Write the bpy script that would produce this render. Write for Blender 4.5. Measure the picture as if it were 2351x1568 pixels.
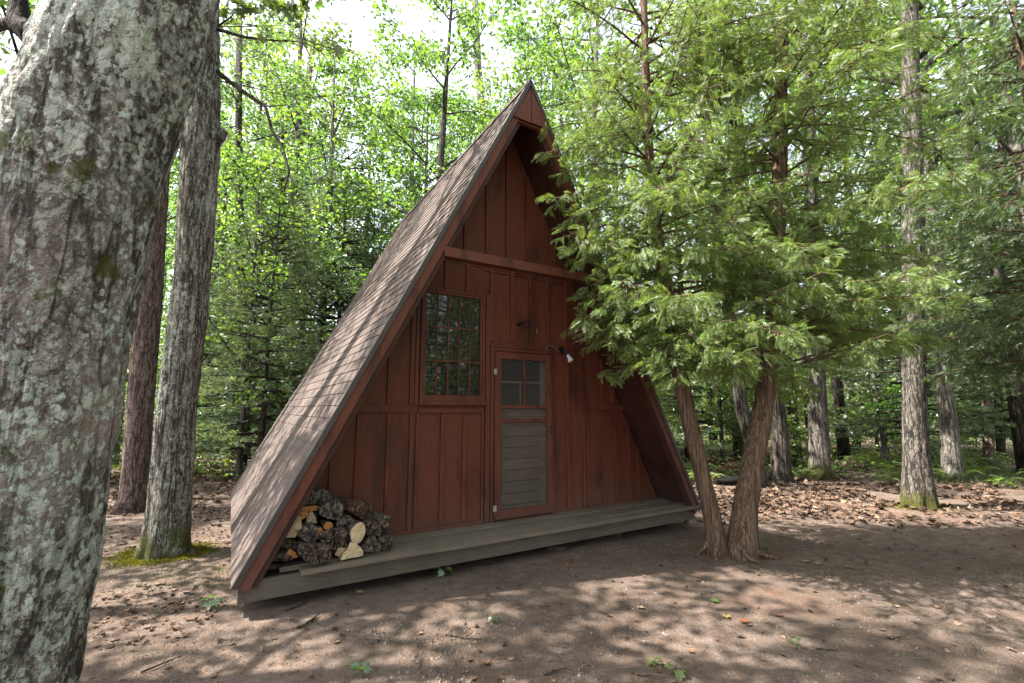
import bpy, math, random
import numpy as np
from mathutils import Vector, Matrix
R = math.radians
for o in list(bpy.data.objects): bpy.data.objects.remove(o)
SC = bpy.context.scene
COL = SC.collection
rng = np.random.default_rng(7)
random.seed(7)

# ------------------------------------------------------------------ camera
EYE = 1.62; PITCH = R(8.3); FPX = 1059.0; CX, CY = 1175.5, 784.0
cd = bpy.data.cameras.new('camera'); cam = bpy.data.objects.new('camera', cd); COL.objects.link(cam)
cd.sensor_width = 36; cd.lens = 36 * FPX / 2351.0
cam.location = (0, 0, EYE); cam.rotation_euler = (R(90) + PITCH, 0, 0)
cd.clip_start = 0.05; cd.clip_end = 2000
SC.camera = cam
# ------------------------------------------------------------------ light
SUN_AZ = math.atan2(-1.0, -0.10)          # azimuth from +Y, towards the sun (left, a little behind the cabin)
SUN_EL = R(57)
w = bpy.data.worlds.new("World"); SC.world = w; w.use_nodes = True
wn = w.node_tree.nodes; wl = w.node_tree.links
bg = wn['Background']; sky = wn.new('ShaderNodeTexSky'); sky.sky_type = 'NISHITA'; sky.sun_disc = False
sky.sun_elevation = SUN_EL; sky.sun_rotation = SUN_AZ; sky.air_density = 1.0; sky.dust_density = 2.0; sky.ozone_density = 1.0
hs = wn.new('ShaderNodeHueSaturation'); hs.inputs['Saturation'].default_value = 0.40; wl.new(sky.outputs[0], hs.inputs['Color'])   # sky colour desaturated to make its light less blue
wl.new(hs.outputs[0], bg.inputs[0]); bg.inputs[1].default_value = 0.15
sd = bpy.data.lights.new('sun', 'SUN'); sun = bpy.data.objects.new('sun', sd); COL.objects.link(sun)
sd.energy = 5.0; sd.angle = R(0.5); sd.color = (1.0, 0.95, 0.87)
sdir = Vector((math.sin(SUN_AZ) * math.cos(SUN_EL), math.cos(SUN_AZ) * math.cos(SUN_EL), math.sin(SUN_EL)))
sun.rotation_euler = sdir.to_track_quat('Z', 'Y').to_euler(); sun.location = sdir * 60
SC.view_settings.view_transform = 'Standard'; SC.view_settings.look = 'None'
SC.view_settings.exposure = 2.05; SC.view_settings.gamma = 1
SC.render.engine = 'CYCLES'
SC.cycles.max_bounces = 7; SC.cycles.diffuse_bounces = 4; SC.cycles.transparent_max_bounces = 8

# ------------------------------------------------------------------ helpers
def ray(x, y):                             # full-picture coordinates (2351 x 1568) to a direction
    a = (x - CX) / FPX; b = -(y - CY) / FPX
    return np.array([a, math.cos(PITCH) - b * math.sin(PITCH), math.sin(PITCH) + b * math.cos(PITCH)])
def atz(x, y, z=0.0):
    r = ray(x, y); return np.array([0, 0, EYE]) + r * ((z - EYE) / r[2])
def atY(x, y, Y):
    r = ray(x, y); return np.array([0, 0, EYE]) + r * (Y / r[1])

def vn(p, seed=0):                         # value noise on an (n,3) array, 0..1
    p = np.asarray(p, float); i = np.floor(p).astype(np.int64); f = p - i; f = f * f * (3 - 2 * f)
    def h(x, y, z):
        n = (x * 374761393 + y * 668265263 + z * 2147483647 + seed * 974711) & 0xffffffff
        n = ((n ^ (n >> 13)) * 1274126177) & 0xffffffff
        n = (n ^ (n >> 16)) & 0xffffff
        return n / float(0xffffff)
    r = 0
    for dx in (0, 1):
        for dy in (0, 1):
            for dz in (0, 1):
                wgt = (f[:, 0] if dx else 1 - f[:, 0]) * (f[:, 1] if dy else 1 - f[:, 1]) * (f[:, 2] if dz else 1 - f[:, 2])
                r = r + wgt * h(i[:, 0] + dx, i[:, 1] + dy, i[:, 2] + dz)
    return r
def fbm(p, octv=4, seed=0):
    p = np.asarray(p, float); s = 0; a = 0.5; t = 0
    for k in range(octv):
        s = s + a * vn(p * 2 ** k + 17.3 * k, seed + k); t += a; a *= 0.5
    return s / t

class MB:
    def __init__(s): s.v = []; s.f = {}; s.n = 0; s.m = {}
    def add(s, V, F, mat=0):
        V = np.asarray(V, float).reshape(-1, 3)
        if not isinstance(F, np.ndarray):
            byk = {}
            for q in F: byk.setdefault(len(q), []).append(q)
            Fs = [np.array(q) for q in byk.values()]
        else: Fs = [F]
        for q in Fs:
            s.f.setdefault(q.shape[1], []).append(q + s.n); s.m.setdefault(q.shape[1], []).append(np.full(len(q), mat))
        s.v.append(V); s.n += len(V)
    def box(s, a, b, mat=0, M=None):
        x0, y0, z0 = a; x1, y1, z1 = b
        V = np.array([(x0, y0, z0), (x1, y0, z0), (x1, y1, z0), (x0, y1, z0), (x0, y0, z1), (x1, y0, z1), (x1, y1, z1), (x0, y1, z1)], float)
        if M is not None: V = V @ np.array(M.to_3x3()).T + np.array(M.translation)
        s.add(V, [(0, 3, 2, 1), (4, 5, 6, 7), (0, 1, 5, 4), (1, 2, 6, 5), (2, 3, 7, 6), (3, 0, 4, 7)], mat)
    def prism(s, poly, y0, y1, mat=0):     # polygon in x-z, extruded along y
        n = len(poly); V = [(x, y0, z) for x, z in poly] + [(x, y1, z) for x, z in poly]
        F = [tuple(range(n)), tuple(range(2 * n - 1, n - 1, -1))] + [(i, i + n, (i + 1) % n + n, (i + 1) % n) for i in range(n)]
        s.add(V, F, mat)
    def tube(s, P, rad, sides=8, mat=0, cap=True, wob=0.0, seed=0, tw=0):
        P = np.asarray(P, float); n = len(P); rad = np.broadcast_to(np.asarray(rad, float), (n,))
        T = np.gradient(P, axis=0) if n > 2 else np.repeat((P[1] - P[0])[None], 2, 0)
        T = T / np.maximum(np.linalg.norm(T, axis=1, keepdims=True), 1e-9)
        ref = np.array([0, 1.0, 0]) if abs(T[0][1]) < 0.9 else np.array([1.0, 0, 0])
        X = np.cross(T, ref); X /= np.linalg.norm(X, axis=1, keepdims=True); Y = np.cross(T, X)
        a = np.linspace(0, 2 * np.pi, sides, endpoint=False)
        V = P[:, None] + rad[:, None, None] * (np.cos(a)[None, :, None] * X[:, None] + np.sin(a)[None, :, None] * Y[:, None])
        V = V.reshape(-1, 3)
        if wob:
            C = np.repeat(P, sides, 0); k = 1 + wob * (fbm(V * 5, 3, seed) - 0.5) * 2
            V = C + (V - C) * k[:, None]
        i, j = np.meshgrid(np.arange(n - 1), np.arange(sides), indexing='ij'); j2 = (j + 1) % sides
        F = np.stack([i * sides + j, i * sides + j2, (i + 1) * sides + j2, (i + 1) * sides + j], -1).reshape(-1, 4)
        s.add(V, F, mat)
        if cap:
            s.f.setdefault(sides, []).append(np.array([np.arange((n - 1) * sides, n * sides), np.arange(sides)[::-1]]) + s.n - n * sides)
            s.m.setdefault(sides, []).append(np.full(2, mat))
    def inst(s, TV, TF, M, mat=0):         # template verts, faces, (k,3,4) matrices
        k = len(M)
        if k == 0: return
        V = np.einsum('kij,vj->kvi', M[:, :, :3], TV) + M[:, None, :, 3]
        F = TF[None] + (np.arange(k) * len(TV))[:, None, None]
        s.add(V.reshape(-1, 3), F.reshape(-1, TF.shape[1]), mat)
    def build(s, name, mats, parent=None, smooth=False, loc=None):
        me = bpy.data.meshes.new(name); V = np.concatenate(s.v)
        me.vertices.add(len(V)); me.vertices.foreach_set('co', V.astype(np.float32).ravel())
        li = []; st = []; mi = []; c = 0
        for k in s.f:
            F = np.concatenate(s.f[k]); li.append(F.ravel()); st.append(c + np.arange(len(F)) * k); c += F.size; mi.append(np.concatenate(s.m[k]))
        li = np.concatenate(li); st = np.concatenate(st); mi = np.concatenate(mi)
        me.loops.add(len(li)); me.loops.foreach_set('vertex_index', li.astype(np.int32))
        me.polygons.add(len(st)); me.polygons.foreach_set('loop_start', st.astype(np.int32))
        me.polygons.foreach_set('material_index', mi.astype(np.int32))
        me.update(calc_edges=True)
        if smooth: me.polygons.foreach_set('use_smooth', np.ones(len(st), bool))
        else: me.polygons.foreach_set('use_smooth', np.zeros(len(st), bool))
        for m in (mats if isinstance(mats, (list, tuple)) else [mats]): me.materials.append(m)
        o = bpy.data.objects.new(name, me); COL.objects.link(o)
        if parent: o.parent = parent
        if loc is not None: o.location = loc
        return o
def tag(o, label=None, cat=None, group=None, kind=None):
    if label: o['label'] = label
    if cat: o['category'] = cat
    if group: o['group'] = group
    if kind: o['kind'] = kind
    return o
def empty(name, loc=(0, 0, 0), rz=0, label=None, cat=None, group=None):
    o = bpy.data.objects.new(name, None); COL.objects.link(o); o.location = loc; o.rotation_euler = (0, 0, rz)
    o.empty_display_size = 0.3
    return tag(o, label, cat, group)
def copy_tree(src, loc, rz=0, sc=(1, 1, 1), label=None, group=None, cat=None):
    c = src.copy(); COL.objects.link(c); c.location = loc; c.rotation_euler = (0, 0, rz); c.scale = sc
    tag(c, label, cat, group)
    for ch in list(src.children):
        d = ch.copy(); COL.objects.link(d); d.parent = c
        for g in list(ch.children):
            e = g.copy(); COL.objects.link(e); e.parent = d
    return c

# ------------------------------------------------------------------ materials
class NT:
    def __init__(s, name, rough=0.8, spec=0.3):
        s.m = bpy.data.materials.new(name); s.m.use_nodes = True; s.t = s.m.node_tree; s.b = s.t.nodes['Principled BSDF']
        s.b.inputs['Roughness'].default_value = rough; s.b.inputs['Specular IOR Level'].default_value = spec
        s.co = s.t.nodes.new('ShaderNodeTexCoord')
    def n(s, t, **kw):
        x = s.t.nodes.new(t)
        for k, v in kw.items(): setattr(x, k, v)
        return x
    def l(s, a, b): s.t.links.new(a, b)
    def vec(s, scale=(1, 1, 1), src='Object'):
        mp = s.n('ShaderNodeMapping'); mp.inputs['Scale'].default_value = scale; s.l(s.co.outputs[src], mp.inputs[0]); return mp.outputs[0]
    def noise(s, vec, scale, detail=4, rough=0.6, dist=0):
        x = s.n('ShaderNodeTexNoise'); x.inputs['Scale'].default_value = scale; x.inputs['Detail'].default_value = detail
        x.inputs['Roughness'].default_value = rough; x.inputs['Distortion'].default_value = dist; s.l(vec, x.inputs['Vector']); return x.outputs[0]
    def vor(s, vec, scale, feat='F1', out=0):
        x = s.n('ShaderNodeTexVoronoi', feature=feat); x.inputs['Scale'].default_value = scale; s.l(vec, x.inputs['Vector']); return x.outputs[out]
    def ramp(s, fac, stops, interp='LINEAR'):
        x = s.n('ShaderNodeValToRGB'); x.color_ramp.interpolation = interp; e = x.color_ramp.elements
        while len(e) > 1: e.remove(e[0])
        e[0].position = stops[0][0]; e[0].color = c4(stops[0][1])
        for p, c in stops[1:]: q = e.new(p); q.color = c4(c)
        s.l(fac, x.inputs[0]); return x.outputs[0]
    def mix(s, fac, a, b, mode='MIX'):
        x = s.n('ShaderNodeMix', data_type='RGBA', blend_type=mode)
        for i, v in ((0, fac), (6, a), (7, b)):
            if isinstance(v, (int, float)): x.inputs[i].default_value = v
            elif isinstance(v, tuple): x.inputs[i].default_value = c4(v)
            else: s.l(v, x.inputs[i])
        return x.outputs[2]
    def math(s, op, a, b=0.0):
        x = s.n('ShaderNodeMath', operation=op)
        for i, v in ((0, a), (1, b)):
            if isinstance(v, (int, float)): x.inputs[i].default_value = v
            else: s.l(v, x.inputs[i])
        return x.outputs[0]
    def bump(s, h, strength=0.5, dist=0.02):
        x = s.n('ShaderNodeBump'); x.inputs['Strength'].default_value = strength; x.inputs['Distance'].default_value = dist
        s.l(h, x.inputs['Height']); s.l(x.outputs[0], s.b.inputs['Normal']); return x
    def col(s, c): s.l(c, s.b.inputs['Base Color'])
def c4(c):
    if isinstance(c, (int, float)): c = (c, c, c)
    return (c[0], c[1], c[2], 1)

def mat_paint(name='red_paint', base=(.130, .037, .021), axis=(14, 14, 1.2)):
    k = NT(name, 0.55, 0.25); v = k.vec(axis)
    g = k.noise(v, 3.0, 6, 0.65)
    c = k.ramp(g, [(0.3, tuple(x * 0.72 for x in base)), (0.55, base), (0.75, tuple(x * 1.22 for x in base))])
    st = k.noise(k.vec((3, 3, 0.8)), 1.6, 3, 0.6)
    c = k.mix(k.ramp(st, [(0.50, 0), (0.66, 0.85)]), c, (base[0] * .35, base[1] * .45, base[2] * .55))
    sep = k.n('ShaderNodeSeparateXYZ'); k.l(k.co.outputs['Object'], sep.inputs[0])
    zf = k.math('ADD', sep.outputs[2], k.math('MULTIPLY', k.math('SUBTRACT', k.noise(k.vec((1, 1, .5)), 7, 5, .7), .5), .9))
    c = k.mix(k.ramp(zf, [(.34, .75), (.70, 0)]), c, (base[0] * .95, base[1] * 1.5, base[2] * 1.9))
    ch = k.noise(k.vec((1, 1, .35)), 55, 2, 0.5)
    c = k.mix(k.ramp(ch, [(0.80, 0), (0.82, 0.8)]), c, (.33, .26, .22))
    inf = k.n('ShaderNodeNewGeometry').outputs['Random Per Island']
    c = k.mix(k.math('MULTIPLY', inf, 0.35), c, (base[0] * .55, base[1] * .6, base[2] * .6))
    k.col(c); k.bump(g, 0.25, 0.004)
    return k.m
def mat_wood(name, base, axis=(1.2, 14, 14), green=0.0):
    k = NT(name, 0.8, 0.15); v = k.vec(axis); g = k.noise(v, 4, 8, 0.7)
    c = k.ramp(g, [(0.3, tuple(x * 0.5 for x in base)), (0.5, base), (0.72, tuple(x * 1.45 for x in base))])
    st = k.noise(k.vec(), 2.2, 4)
    c = k.mix(k.ramp(st, [(0.45, 0), (0.7, 0.6)]), c, (base[0] * .5, base[1] * (.52 + green), base[2] * .48))
    inf = k.n('ShaderNodeNewGeometry').outputs['Random Per Island']
    c = k.mix(k.math('MULTIPLY', inf, 0.5), c, tuple(x * .6 for x in base))
    oi = k.n('ShaderNodeObjectInfo'); c = k.mix(k.math('MULTIPLY', oi.outputs['Random'], 0.45), c, (base[0] * .6, base[1] * .62, base[2] * .66))
    k.col(c); k.bump(g, 0.5, 0.006); return k.m
def mat_bark(name, dark, light, sc=1.0, lichen=0.0, lich_col=(.36, .40, .33), moss=0.0, ridge=(7, 7, 1.3), bump=0.8, pink=None, foot=0):
    k = NT(name, 0.9, 0.1)
    q = ridge[2] / ridge[0]
    v = k.vec((1, 1, q * 1.6))
    n1 = k.noise(v, 13 * sc, 4, .58, .15); n3 = k.noise(k.vec((1, 1, q * 2.2)), 27 * sc, 4, .6, .1)
    f1 = k.ramp(k.math('ABSOLUTE', k.math('SUBTRACT', n1, .5)), [(0, 0), (.035, .5), (.10, 1)])
    f2 = k.ramp(k.math('ABSOLUTE', k.math('SUBTRACT', n3, .5)), [(0, .3), (.03, .75), (.08, 1)])
    pl = k.math('MULTIPLY', f1, f2)
    fine = k.noise(k.vec((1, 1, .6)), 42 * sc, 6, 0.75)
    hgt = k.math('ADD', k.math('MULTIPLY', pl, 0.6), k.math('MULTIPLY', fine, 0.6))
    c = k.mix(k.ramp(hgt, [(.25, 0), (.85, 1)]), dark, light)
    dp = k.noise(k.vec((1, 1, q * .45)), 8 * sc, 4, .6, .25)
    dm = k.ramp(k.math('ABSOLUTE', k.math('SUBTRACT', dp, .5)), [(0, .9), (.022, .55), (.05, 0)])
    c = k.mix(dm, c, tuple(x * .7 for x in dark)); hgt = k.math('SUBTRACT', hgt, k.math('MULTIPLY', dm, .5))
    if pink: c = k.mix(k.ramp(k.noise(k.vec((1, 1, .4)), 4, 4), [(0.48, 0), (0.62, 0.8)]), c, pink)
    if lichen > 0:
        big = k.noise(k.vec((1, 1, .7)), 3.0, 3, 0.6)
        sm = k.noise(k.vec((1, 1, .8)), 24, 7, 0.78, .1)
        sp = k.vor(k.vec((1, 1, .8)), 58)
        s_ = k.math('ADD', k.math('MULTIPLY', big, 0.55), k.math('MULTIPLY', sm, 0.95))
        s_ = k.math('SUBTRACT', s_, k.math('MULTIPLY', sp, 0.22)); s_ = k.math('ADD', s_, k.math('MULTIPLY', pl, 0.08))
        th = 0.90 - 0.24 * lichen
        msk = k.ramp(s_, [(th, 0), (th + 0.03, 0.9)])
        lc = k.mix(k.noise(k.vec(), 60, 3), tuple(x * .72 for x in lich_col), tuple(min(1, x * 1.25) for x in lich_col))
        c = k.mix(msk, c, lc)
        c = k.mix(k.math('MULTIPLY', dm, .7), c, tuple(x * .8 for x in dark))
        hgt = k.math('ADD', hgt, k.math('MULTIPLY', msk, 0.25))
    if moss > 0:
        ms = k.noise(k.vec(), 5, 5, .6)
        c = k.mix(k.ramp(ms, [(0.70 - .12 * moss, 0), (0.74 - .12 * moss, 0.8)]), c, (.075, .075, .015))
    if foot:
        sep = k.n('ShaderNodeSeparateXYZ'); k.l(k.co.outputs['Object'], sep.inputs[0])
        zf = k.math('ADD', sep.outputs[2], k.math('MULTIPLY', k.math('SUBTRACT', k.noise(k.vec(), 6, 5, .7), .5), 1.1))
        c = k.mix(k.ramp(zf, [(.10, .85), (.38, 0)]), c, (.085, .088, .016))
    k.col(c); k.bump(hgt, bump, 0.03 / sc); return k.m
def mat_leaf(name, dif, trans, tfac=0.5, var=0.5, rust=0.0, gloss=0.1):
    m = bpy.data.materials.new(name); m.use_nodes = True; t = m.node_tree; t.nodes.clear()
    N = t.nodes.new; L = t.links.new
    out = N('ShaderNodeOutputMaterial'); d = N('ShaderNodeBsdfDiffuse'); tr = N('ShaderNodeBsdfTranslucent'); mx = N('ShaderNodeMixShader')
    gl = N('ShaderNodeBsdfGlossy'); gl.inputs['Roughness'].default_value = 0.45; gl.inputs['Color'].default_value = (.9, .95, 1, 1); mg = N('ShaderNodeMixShader')
    geo = N('ShaderNodeNewGeometry'); oi = N('ShaderNodeObjectInfo')
    def cmix(base):
        r = N('ShaderNodeValToRGB'); e = r.color_ramp.elements
        e[0].position = 0; e[0].color = c4(tuple(x * (1 - var * .6) for x in base)); e[1].position = 0.9
        e[1].color = c4((base[0] * (1 + var * .9), base[1] * (1 + var * .45), base[2] * (1 + var * .2)))
        if rust:
            q = e.new(1.0 - rust); q.color = c4((base[0] * (1 + var * .9), base[1] * (1 + var * .45), base[2]))
            q = e.new(1.0 - rust * .9); q.color = (.20, .085, .03, 1)
        L(geo.outputs['Random Per Island'], r.inputs[0])
        h = N('ShaderNodeHueSaturation'); ma = N('ShaderNodeMapRange'); ma.inputs[3].default_value = 0.475; ma.inputs[4].default_value = 0.515
        L(oi.outputs['Random'], ma.inputs[0]); L(ma.outputs[0], h.inputs['Hue']); L(r.outputs[0], h.inputs['Color']); return h.outputs[0]
    L(cmix(dif), d.inputs[0]); L(cmix(trans), tr.inputs[0])
    mx.inputs[0].default_value = tfac; L(d.outputs[0], mx.inputs[1]); L(tr.outputs[0], mx.inputs[2])
    mg.inputs[0].default_value = gloss; L(mx.outputs[0], mg.inputs[1]); L(gl.outputs[0], mg.inputs[2])
    L(mg.outputs[0], out.inputs[0]); return m
def mat_plain(name, c, rough=0.5, metal=0.0, spec=0.4, nz=0.25, sc=30):
    k = NT(name, rough, spec); k.b.inputs['Metallic'].default_value = metal
    g = k.noise(k.vec(), sc, 4); k.col(k.mix(g, tuple(x * (1 - nz) for x in c), tuple(min(1, x * (1 + nz)) for x in c))); k.bump(g, .15, .003); return k.m

M_PAINT = mat_paint(); M_UNDER = mat_paint('shaded_paint', (.060, .022, .015))  # underside paint darkened, the overhang's shade is put into its colour
M_TRIM = mat_paint('trim_paint', (.135, .042, .026))
M_DECK = mat_wood('deck_wood', (.200, .160, .122), (1.0, 16, 16), .02)
M_BEAM = mat_wood('beam_wood', (.135, .112, .088), (1.0, 16, 16), .02)
M_OLD = mat_wood('old_door_wood', (.215, .155, .115), (1.2, 14, 16))
M_DARK = mat_plain('shade_fill', (.012, .011, .010), .9)
M_EDGE = mat_plain('drip_edge', (.062, .050, .046), .5, .2)
M_BLACK = mat_plain('black_metal', (.012, .012, .013), .4, .4)
M_SILV = mat_plain('silver_metal', (.55, .55, .55), .35, .8)
M_WHITE = mat_plain('white_glass', (.55, .55, .53), .3)
M_CORD = mat_plain('cord', (.20, .15, .10), .7)
M_STONE = mat_plain('stone', (.070, .055, .045), .95, 0, .05, sc=14)
M_DSTONE = mat_plain('dark_stone', (.014, .0135, .013), .95, 0, .02, sc=14)

M_L_BIG = mat_leaf('leaf_canopy', (.052, .108, .019), (.140, .310, .032), .55, .65)
M_L_YOUNG = mat_leaf('leaf_young', (.070, .140, .020), (.22, .42, .036), .57, .5)
M_L_DARK = mat_leaf('leaf_dark', (.040, .085, .018), (.09, .19, .02), .45, .6)
M_PINE = mat_leaf('pine_needles', (.090, .150, .062), (.19, .32, .09), .45, .5, gloss=.08)
M_CEDAR = mat_leaf('cedar_leaf', (.110, .215, .052), (.215, .44, .065), .45, .65, rust=.035, gloss=.05)
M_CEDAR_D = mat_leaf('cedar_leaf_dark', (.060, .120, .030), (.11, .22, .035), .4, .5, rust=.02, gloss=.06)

# ------------------------------------------------------------------ ground
def grid_sheet(c, ext, n, k, f):
    t = np.linspace(-1, 1, n); s = np.sinh(t * k) / math.sinh(k) * ext
    X, Y = np.meshgrid(s + c[0], s + c[1], indexing='ij'); V = np.stack([X.ravel(), Y.ravel(), np.zeros(n * n)], 1)
    V[:, 2] = f(V[:, 0], V[:, 1])
    i, j = np.meshgrid(np.arange(n - 1), np.arange(n - 1), indexing='ij'); a = (i * n + j).ravel()
    return V, np.stack([a, a + n, a + n + 1, a + 1], 1)
def gz(x, y):
    x = np.asarray(x, float); y = np.asarray(y, float); z0 = np.zeros_like(x)
    P = np.stack([x, y, z0], -1).reshape(-1, 3)
    h = (fbm(P * .25, 3, 1) - .5) * .12 + (fbm(P * 1.3, 4, 2) - .5) * .06
    d = np.hypot(P[:, 0], P[:, 1] - 3)
    near = np.clip(1.6 - d / 9, 0, 1)
    cl = np.clip((fbm(P * .9, 3, 5) - .42) * 5, 0.15, 1)
    h = h + near * cl * (np.abs(fbm(P * 9, 4, 3) - .5) * .055) + near * (fbm(P * 26, 2, 4) - .5) * .012 * cl
    h = h * np.clip(d / 4, .5, 1)
    far = np.clip((np.hypot(P[:, 0], P[:, 1]) - 22) / 60, 0, 1)
    h = h + far * 1.2 * (fbm(P * .03, 2, 8))
    return (h - .012).reshape(x.shape)
V, F = grid_sheet((0.3, 4.0), 260, 520, 6.2, gz)
g = MB(); g.add(V, F)
k = NT('forest_dirt', 0.95, 0.1); ov = k.vec()
a = k.noise(ov, 0.9, 6, .65); b = k.noise(ov, 9, 8, .72); cc = k.noise(ov, 70, 5, .7)
c = k.ramp(b, [(0.25, (.098, .070, .056)), (0.5, (.194, .143, .116)), (0.75, (.285, .215, .180))])
c = k.mix(k.ramp(a, [(0.38, 0.65), (0.6, 0)]), c, (.095, .070, .052))
c = k.mix(k.ramp(cc, [(0.32, 0.75), (0.48, 0)]), c, (.055, .042, .034))
c = k.mix(k.ramp(k.vor(ov, 160, 'F1'), [(0.0, 0.75), (0.14, 0)]), c, (.30, .26, .22))
rn = k.noise(k.vec((1, 1, 1)), 0.55, 4, .6)
c = k.mix(k.ramp(rn, [(0.55, 0), (0.66, 0.55)]), c, (.17, .085, .055))
gr = k.noise(ov, 1.7, 5, .7)
c = k.mix(k.ramp(gr, [(0.62, 0), (0.70, 0.45)]), c, (.075, .085, .028))
k.col(c); k.bump(k.math('ADD', k.math('MULTIPLY', b, .8), k.math('MULTIPLY', cc, .5)), 1.0, .045)
tag(g.build('ground', k.m, smooth=True), kind='structure')
tag(bpy.data.objects['ground'], 'bare brown trodden forest earth in front of the cabin', 'ground')

# ------------------------------------------------------------------ cabin
TH = R(58.9); U = np.array([math.sin(TH), math.cos(TH), 0]); Vd = np.array([-math.cos(TH), math.sin(TH), 0])
UC, V0 = 2.92, 4.42
base = U * UC + Vd * V0
cabin = empty('a_frame_cabin', base, math.atan2(U[1], U[0]), 'brown red A-frame cabin with steep shingled roof and porch deck', 'cabin')
HW, ZB, ZA = 2.79, 0.26, 5.70                 # half width, eave height, apex
SL = math.hypot(HW, ZA - ZB); ANG = math.atan2(ZA - ZB, HW); DEP = 4.95
WV = 0.57                                     # wall plane behind roof edge
def slope_pt(side, s, n, y):                  # s up the slope, n outward from it
    cx, cz = math.cos(ANG), math.sin(ANG)
    x = -HW + s * cx - n * cz; z = ZB + s * cz + n * cx
    return (x if side < 0 else -x, y, z)
def slope_poly(mb, side, s0, s1, n0, n1, y0, y1, n0b=None, n1b=None, mat=0):
    n0b = n0 if n0b is None else n0b; n1b = n1 if n1b is None else n1b
    V = [slope_pt(side, s0, n0, y0), slope_pt(side, s0, n0, y1), slope_pt(side, s1, n0b, y1), slope_pt(side, s1, n0b, y0),
         slope_pt(side, s0, n1, y0), slope_pt(side, s0, n1, y1), slope_pt(side, s1, n1b, y1), slope_pt(side, s1, n1b, y0)]
    mb.add(V, [(0, 1, 2, 3), (7, 6, 5, 4), (0, 4, 5, 1), (3, 2, 6, 7), (0, 3, 7, 4), (1, 5, 6, 2)], mat)
ks = NT('shingles', 0.85, 0.2)
isl = ks.n('ShaderNodeNewGeometry').outputs['Random Per Island']
c = ks.ramp(isl, [(0.0, (.050, .036, .032)), (0.25, (.082, .058, .049)), (0.5, (.102, .072, .060)), (0.75, (.075, .057, .051)), (1.0, (.135, .088, .068))])
stv = ks.noise(ks.vec((1, 22, 1.2)), 2.4, 5, .7)
c = ks.mix(ks.ramp(stv, [(0.38, 0.6), (0.6, 0)]), c, (.040, .034, .031))
gr = ks.noise(ks.vec(), 240, 3); c = ks.mix(ks.math('MULTIPLY', gr, .22), c, (.28, .23, .21))
ks.col(c); ks.bump(gr, .4, .003)
for side, nm in ((-1, 'l'), (1, 'r')):
    ap = 0.0
    mb = MB(); mb.prism([(0, ZA), (-HW * 1.0, ZB), (-HW + .10 / math.sin(ANG), ZB), (0, ZA - .10 / math.cos(ANG))] if side < 0 else
                        [(0, ZA), (0, ZA - .10 / math.cos(ANG)), (HW - .10 / math.sin(ANG), ZB), (HW, ZB)], 0.03, DEP)
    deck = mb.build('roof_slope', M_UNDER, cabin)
    mb = MB(); EX = 0.130; n = int(SL / EX)
    for i in range(n):
        s0 = i * EX - (.03 if i == 0 else 0); y = 0.0; s1 = min(SL - .002, (i + 1) * EX + .05)
        # base course
        yy = 0.004
        off = (i % 3) * .31
        edges = [0.0]
        while edges[-1] < DEP: edges.append(edges[-1] + rng.uniform(.13, .36))
        edges[-1] = DEP
        for q in range(len(edges) - 1):
            th = .0135 if (q + i) % 2 == 0 else .0115
            lift = rng.uniform(-.001, .002)
            slope_poly(mb, side, s0 + rng.uniform(-.003, .003), s1, .0015, th + lift, edges[q] + .0004, edges[q + 1] - .0004, .001, .0015 + .001)
    mb.build('shingles', ks.m, deck)
# ridge cap
mb = MB()
for i in range(38):
    y0 = -.01 + i * .13
    for side in (-1, 1):
        slope_poly(mb, side, SL - .15, SL - .004, .018, .026 - .000, y0, y0 + .16, .012, .024)
mb.build('ridge_cap', ks.m, cabin)
# rake boards with metal edge
for side in (-1, 1):
    mb = MB(); slope_poly(mb, side, -.02, SL - .06, -.115, -.006, -.03, .028)
    rb = mb.build('rake_board', M_TRIM, cabin)
    mb = MB(); slope_poly(mb, side, -.03, SL, -.028, .012, -.045, -.0315); slope_poly(mb, side, -.03, SL, .0125, .0165, -.045, .012)
    mb.build('drip_edge', M_EDGE, rb)
# underside rafters (inside of the overhang)
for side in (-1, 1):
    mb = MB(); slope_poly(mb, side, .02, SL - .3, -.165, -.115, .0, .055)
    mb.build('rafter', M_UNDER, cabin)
# apex panel: two boards
mb = MB(); zt = ZA - .13; zb = 5.12; hw = (ZA - zb) / math.tan(ANG) - .04
mb.prism([(-hw, zb), (-.006, zb - .006), (-.006, zt)], -.052, -.032); mb.prism([(.004, zb), (hw, zb), (.004, zt)], -.050, -.032)
mb.build('apex_panel', M_TRIM, cabin)
mb = MB(); mb.box((-hw + .03, -.02, zb - .03), (hw - .03, .03, zb - .004)); mb.build('soffit_board', M_PAINT, cabin)
# front wall: body + battens
def wx(u): return u - UC
FW = WV                                        # front face y
mb = MB()
mb.prism([(-HW + .17, .30), (HW - .17, .30), (0.0, ZA - .24)], FW, FW + .09)
def xin(z, m=.13): return HW - (z - ZB) / math.tan(ANG) - m / math.sin(ANG)   # half width of wall at z
def batten(u, z0, z1, w=.044, t=.026, tilt=0):
    x = wx(u); zmax = ZA - (abs(x) + .13 / math.sin(ANG)) * math.tan(ANG) - .02
    z1 = min(z1, zmax)
    if z1 > z0: mb.box((x - w / 2 + rng.uniform(-.003, .003), FW - t - rng.uniform(0, .003), z0), (x + w / 2, FW - .0005, z1))
mb.build('wall', M_PAINT, cabin); mb = MB()
for u in (2.03, 2.33, 2.63, 2.93, 3.24, 3.54, 3.84, 4.1): batten(u, 3.42, 9)
for u in (2.09, 2.37, 2.70, 3.00, 3.28, 3.56, 3.87, 4.12, 4.36): batten(u, 3.03 if u < 2.6 else (2.46 if u < 3.6 else 2.42), 3.37)
for u, z0 in ((3.87, .34), (4.14, .34)): batten(u, z0, 2.86)
for u in (1.16, 1.45): batten(u, 1.67, 9)
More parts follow.
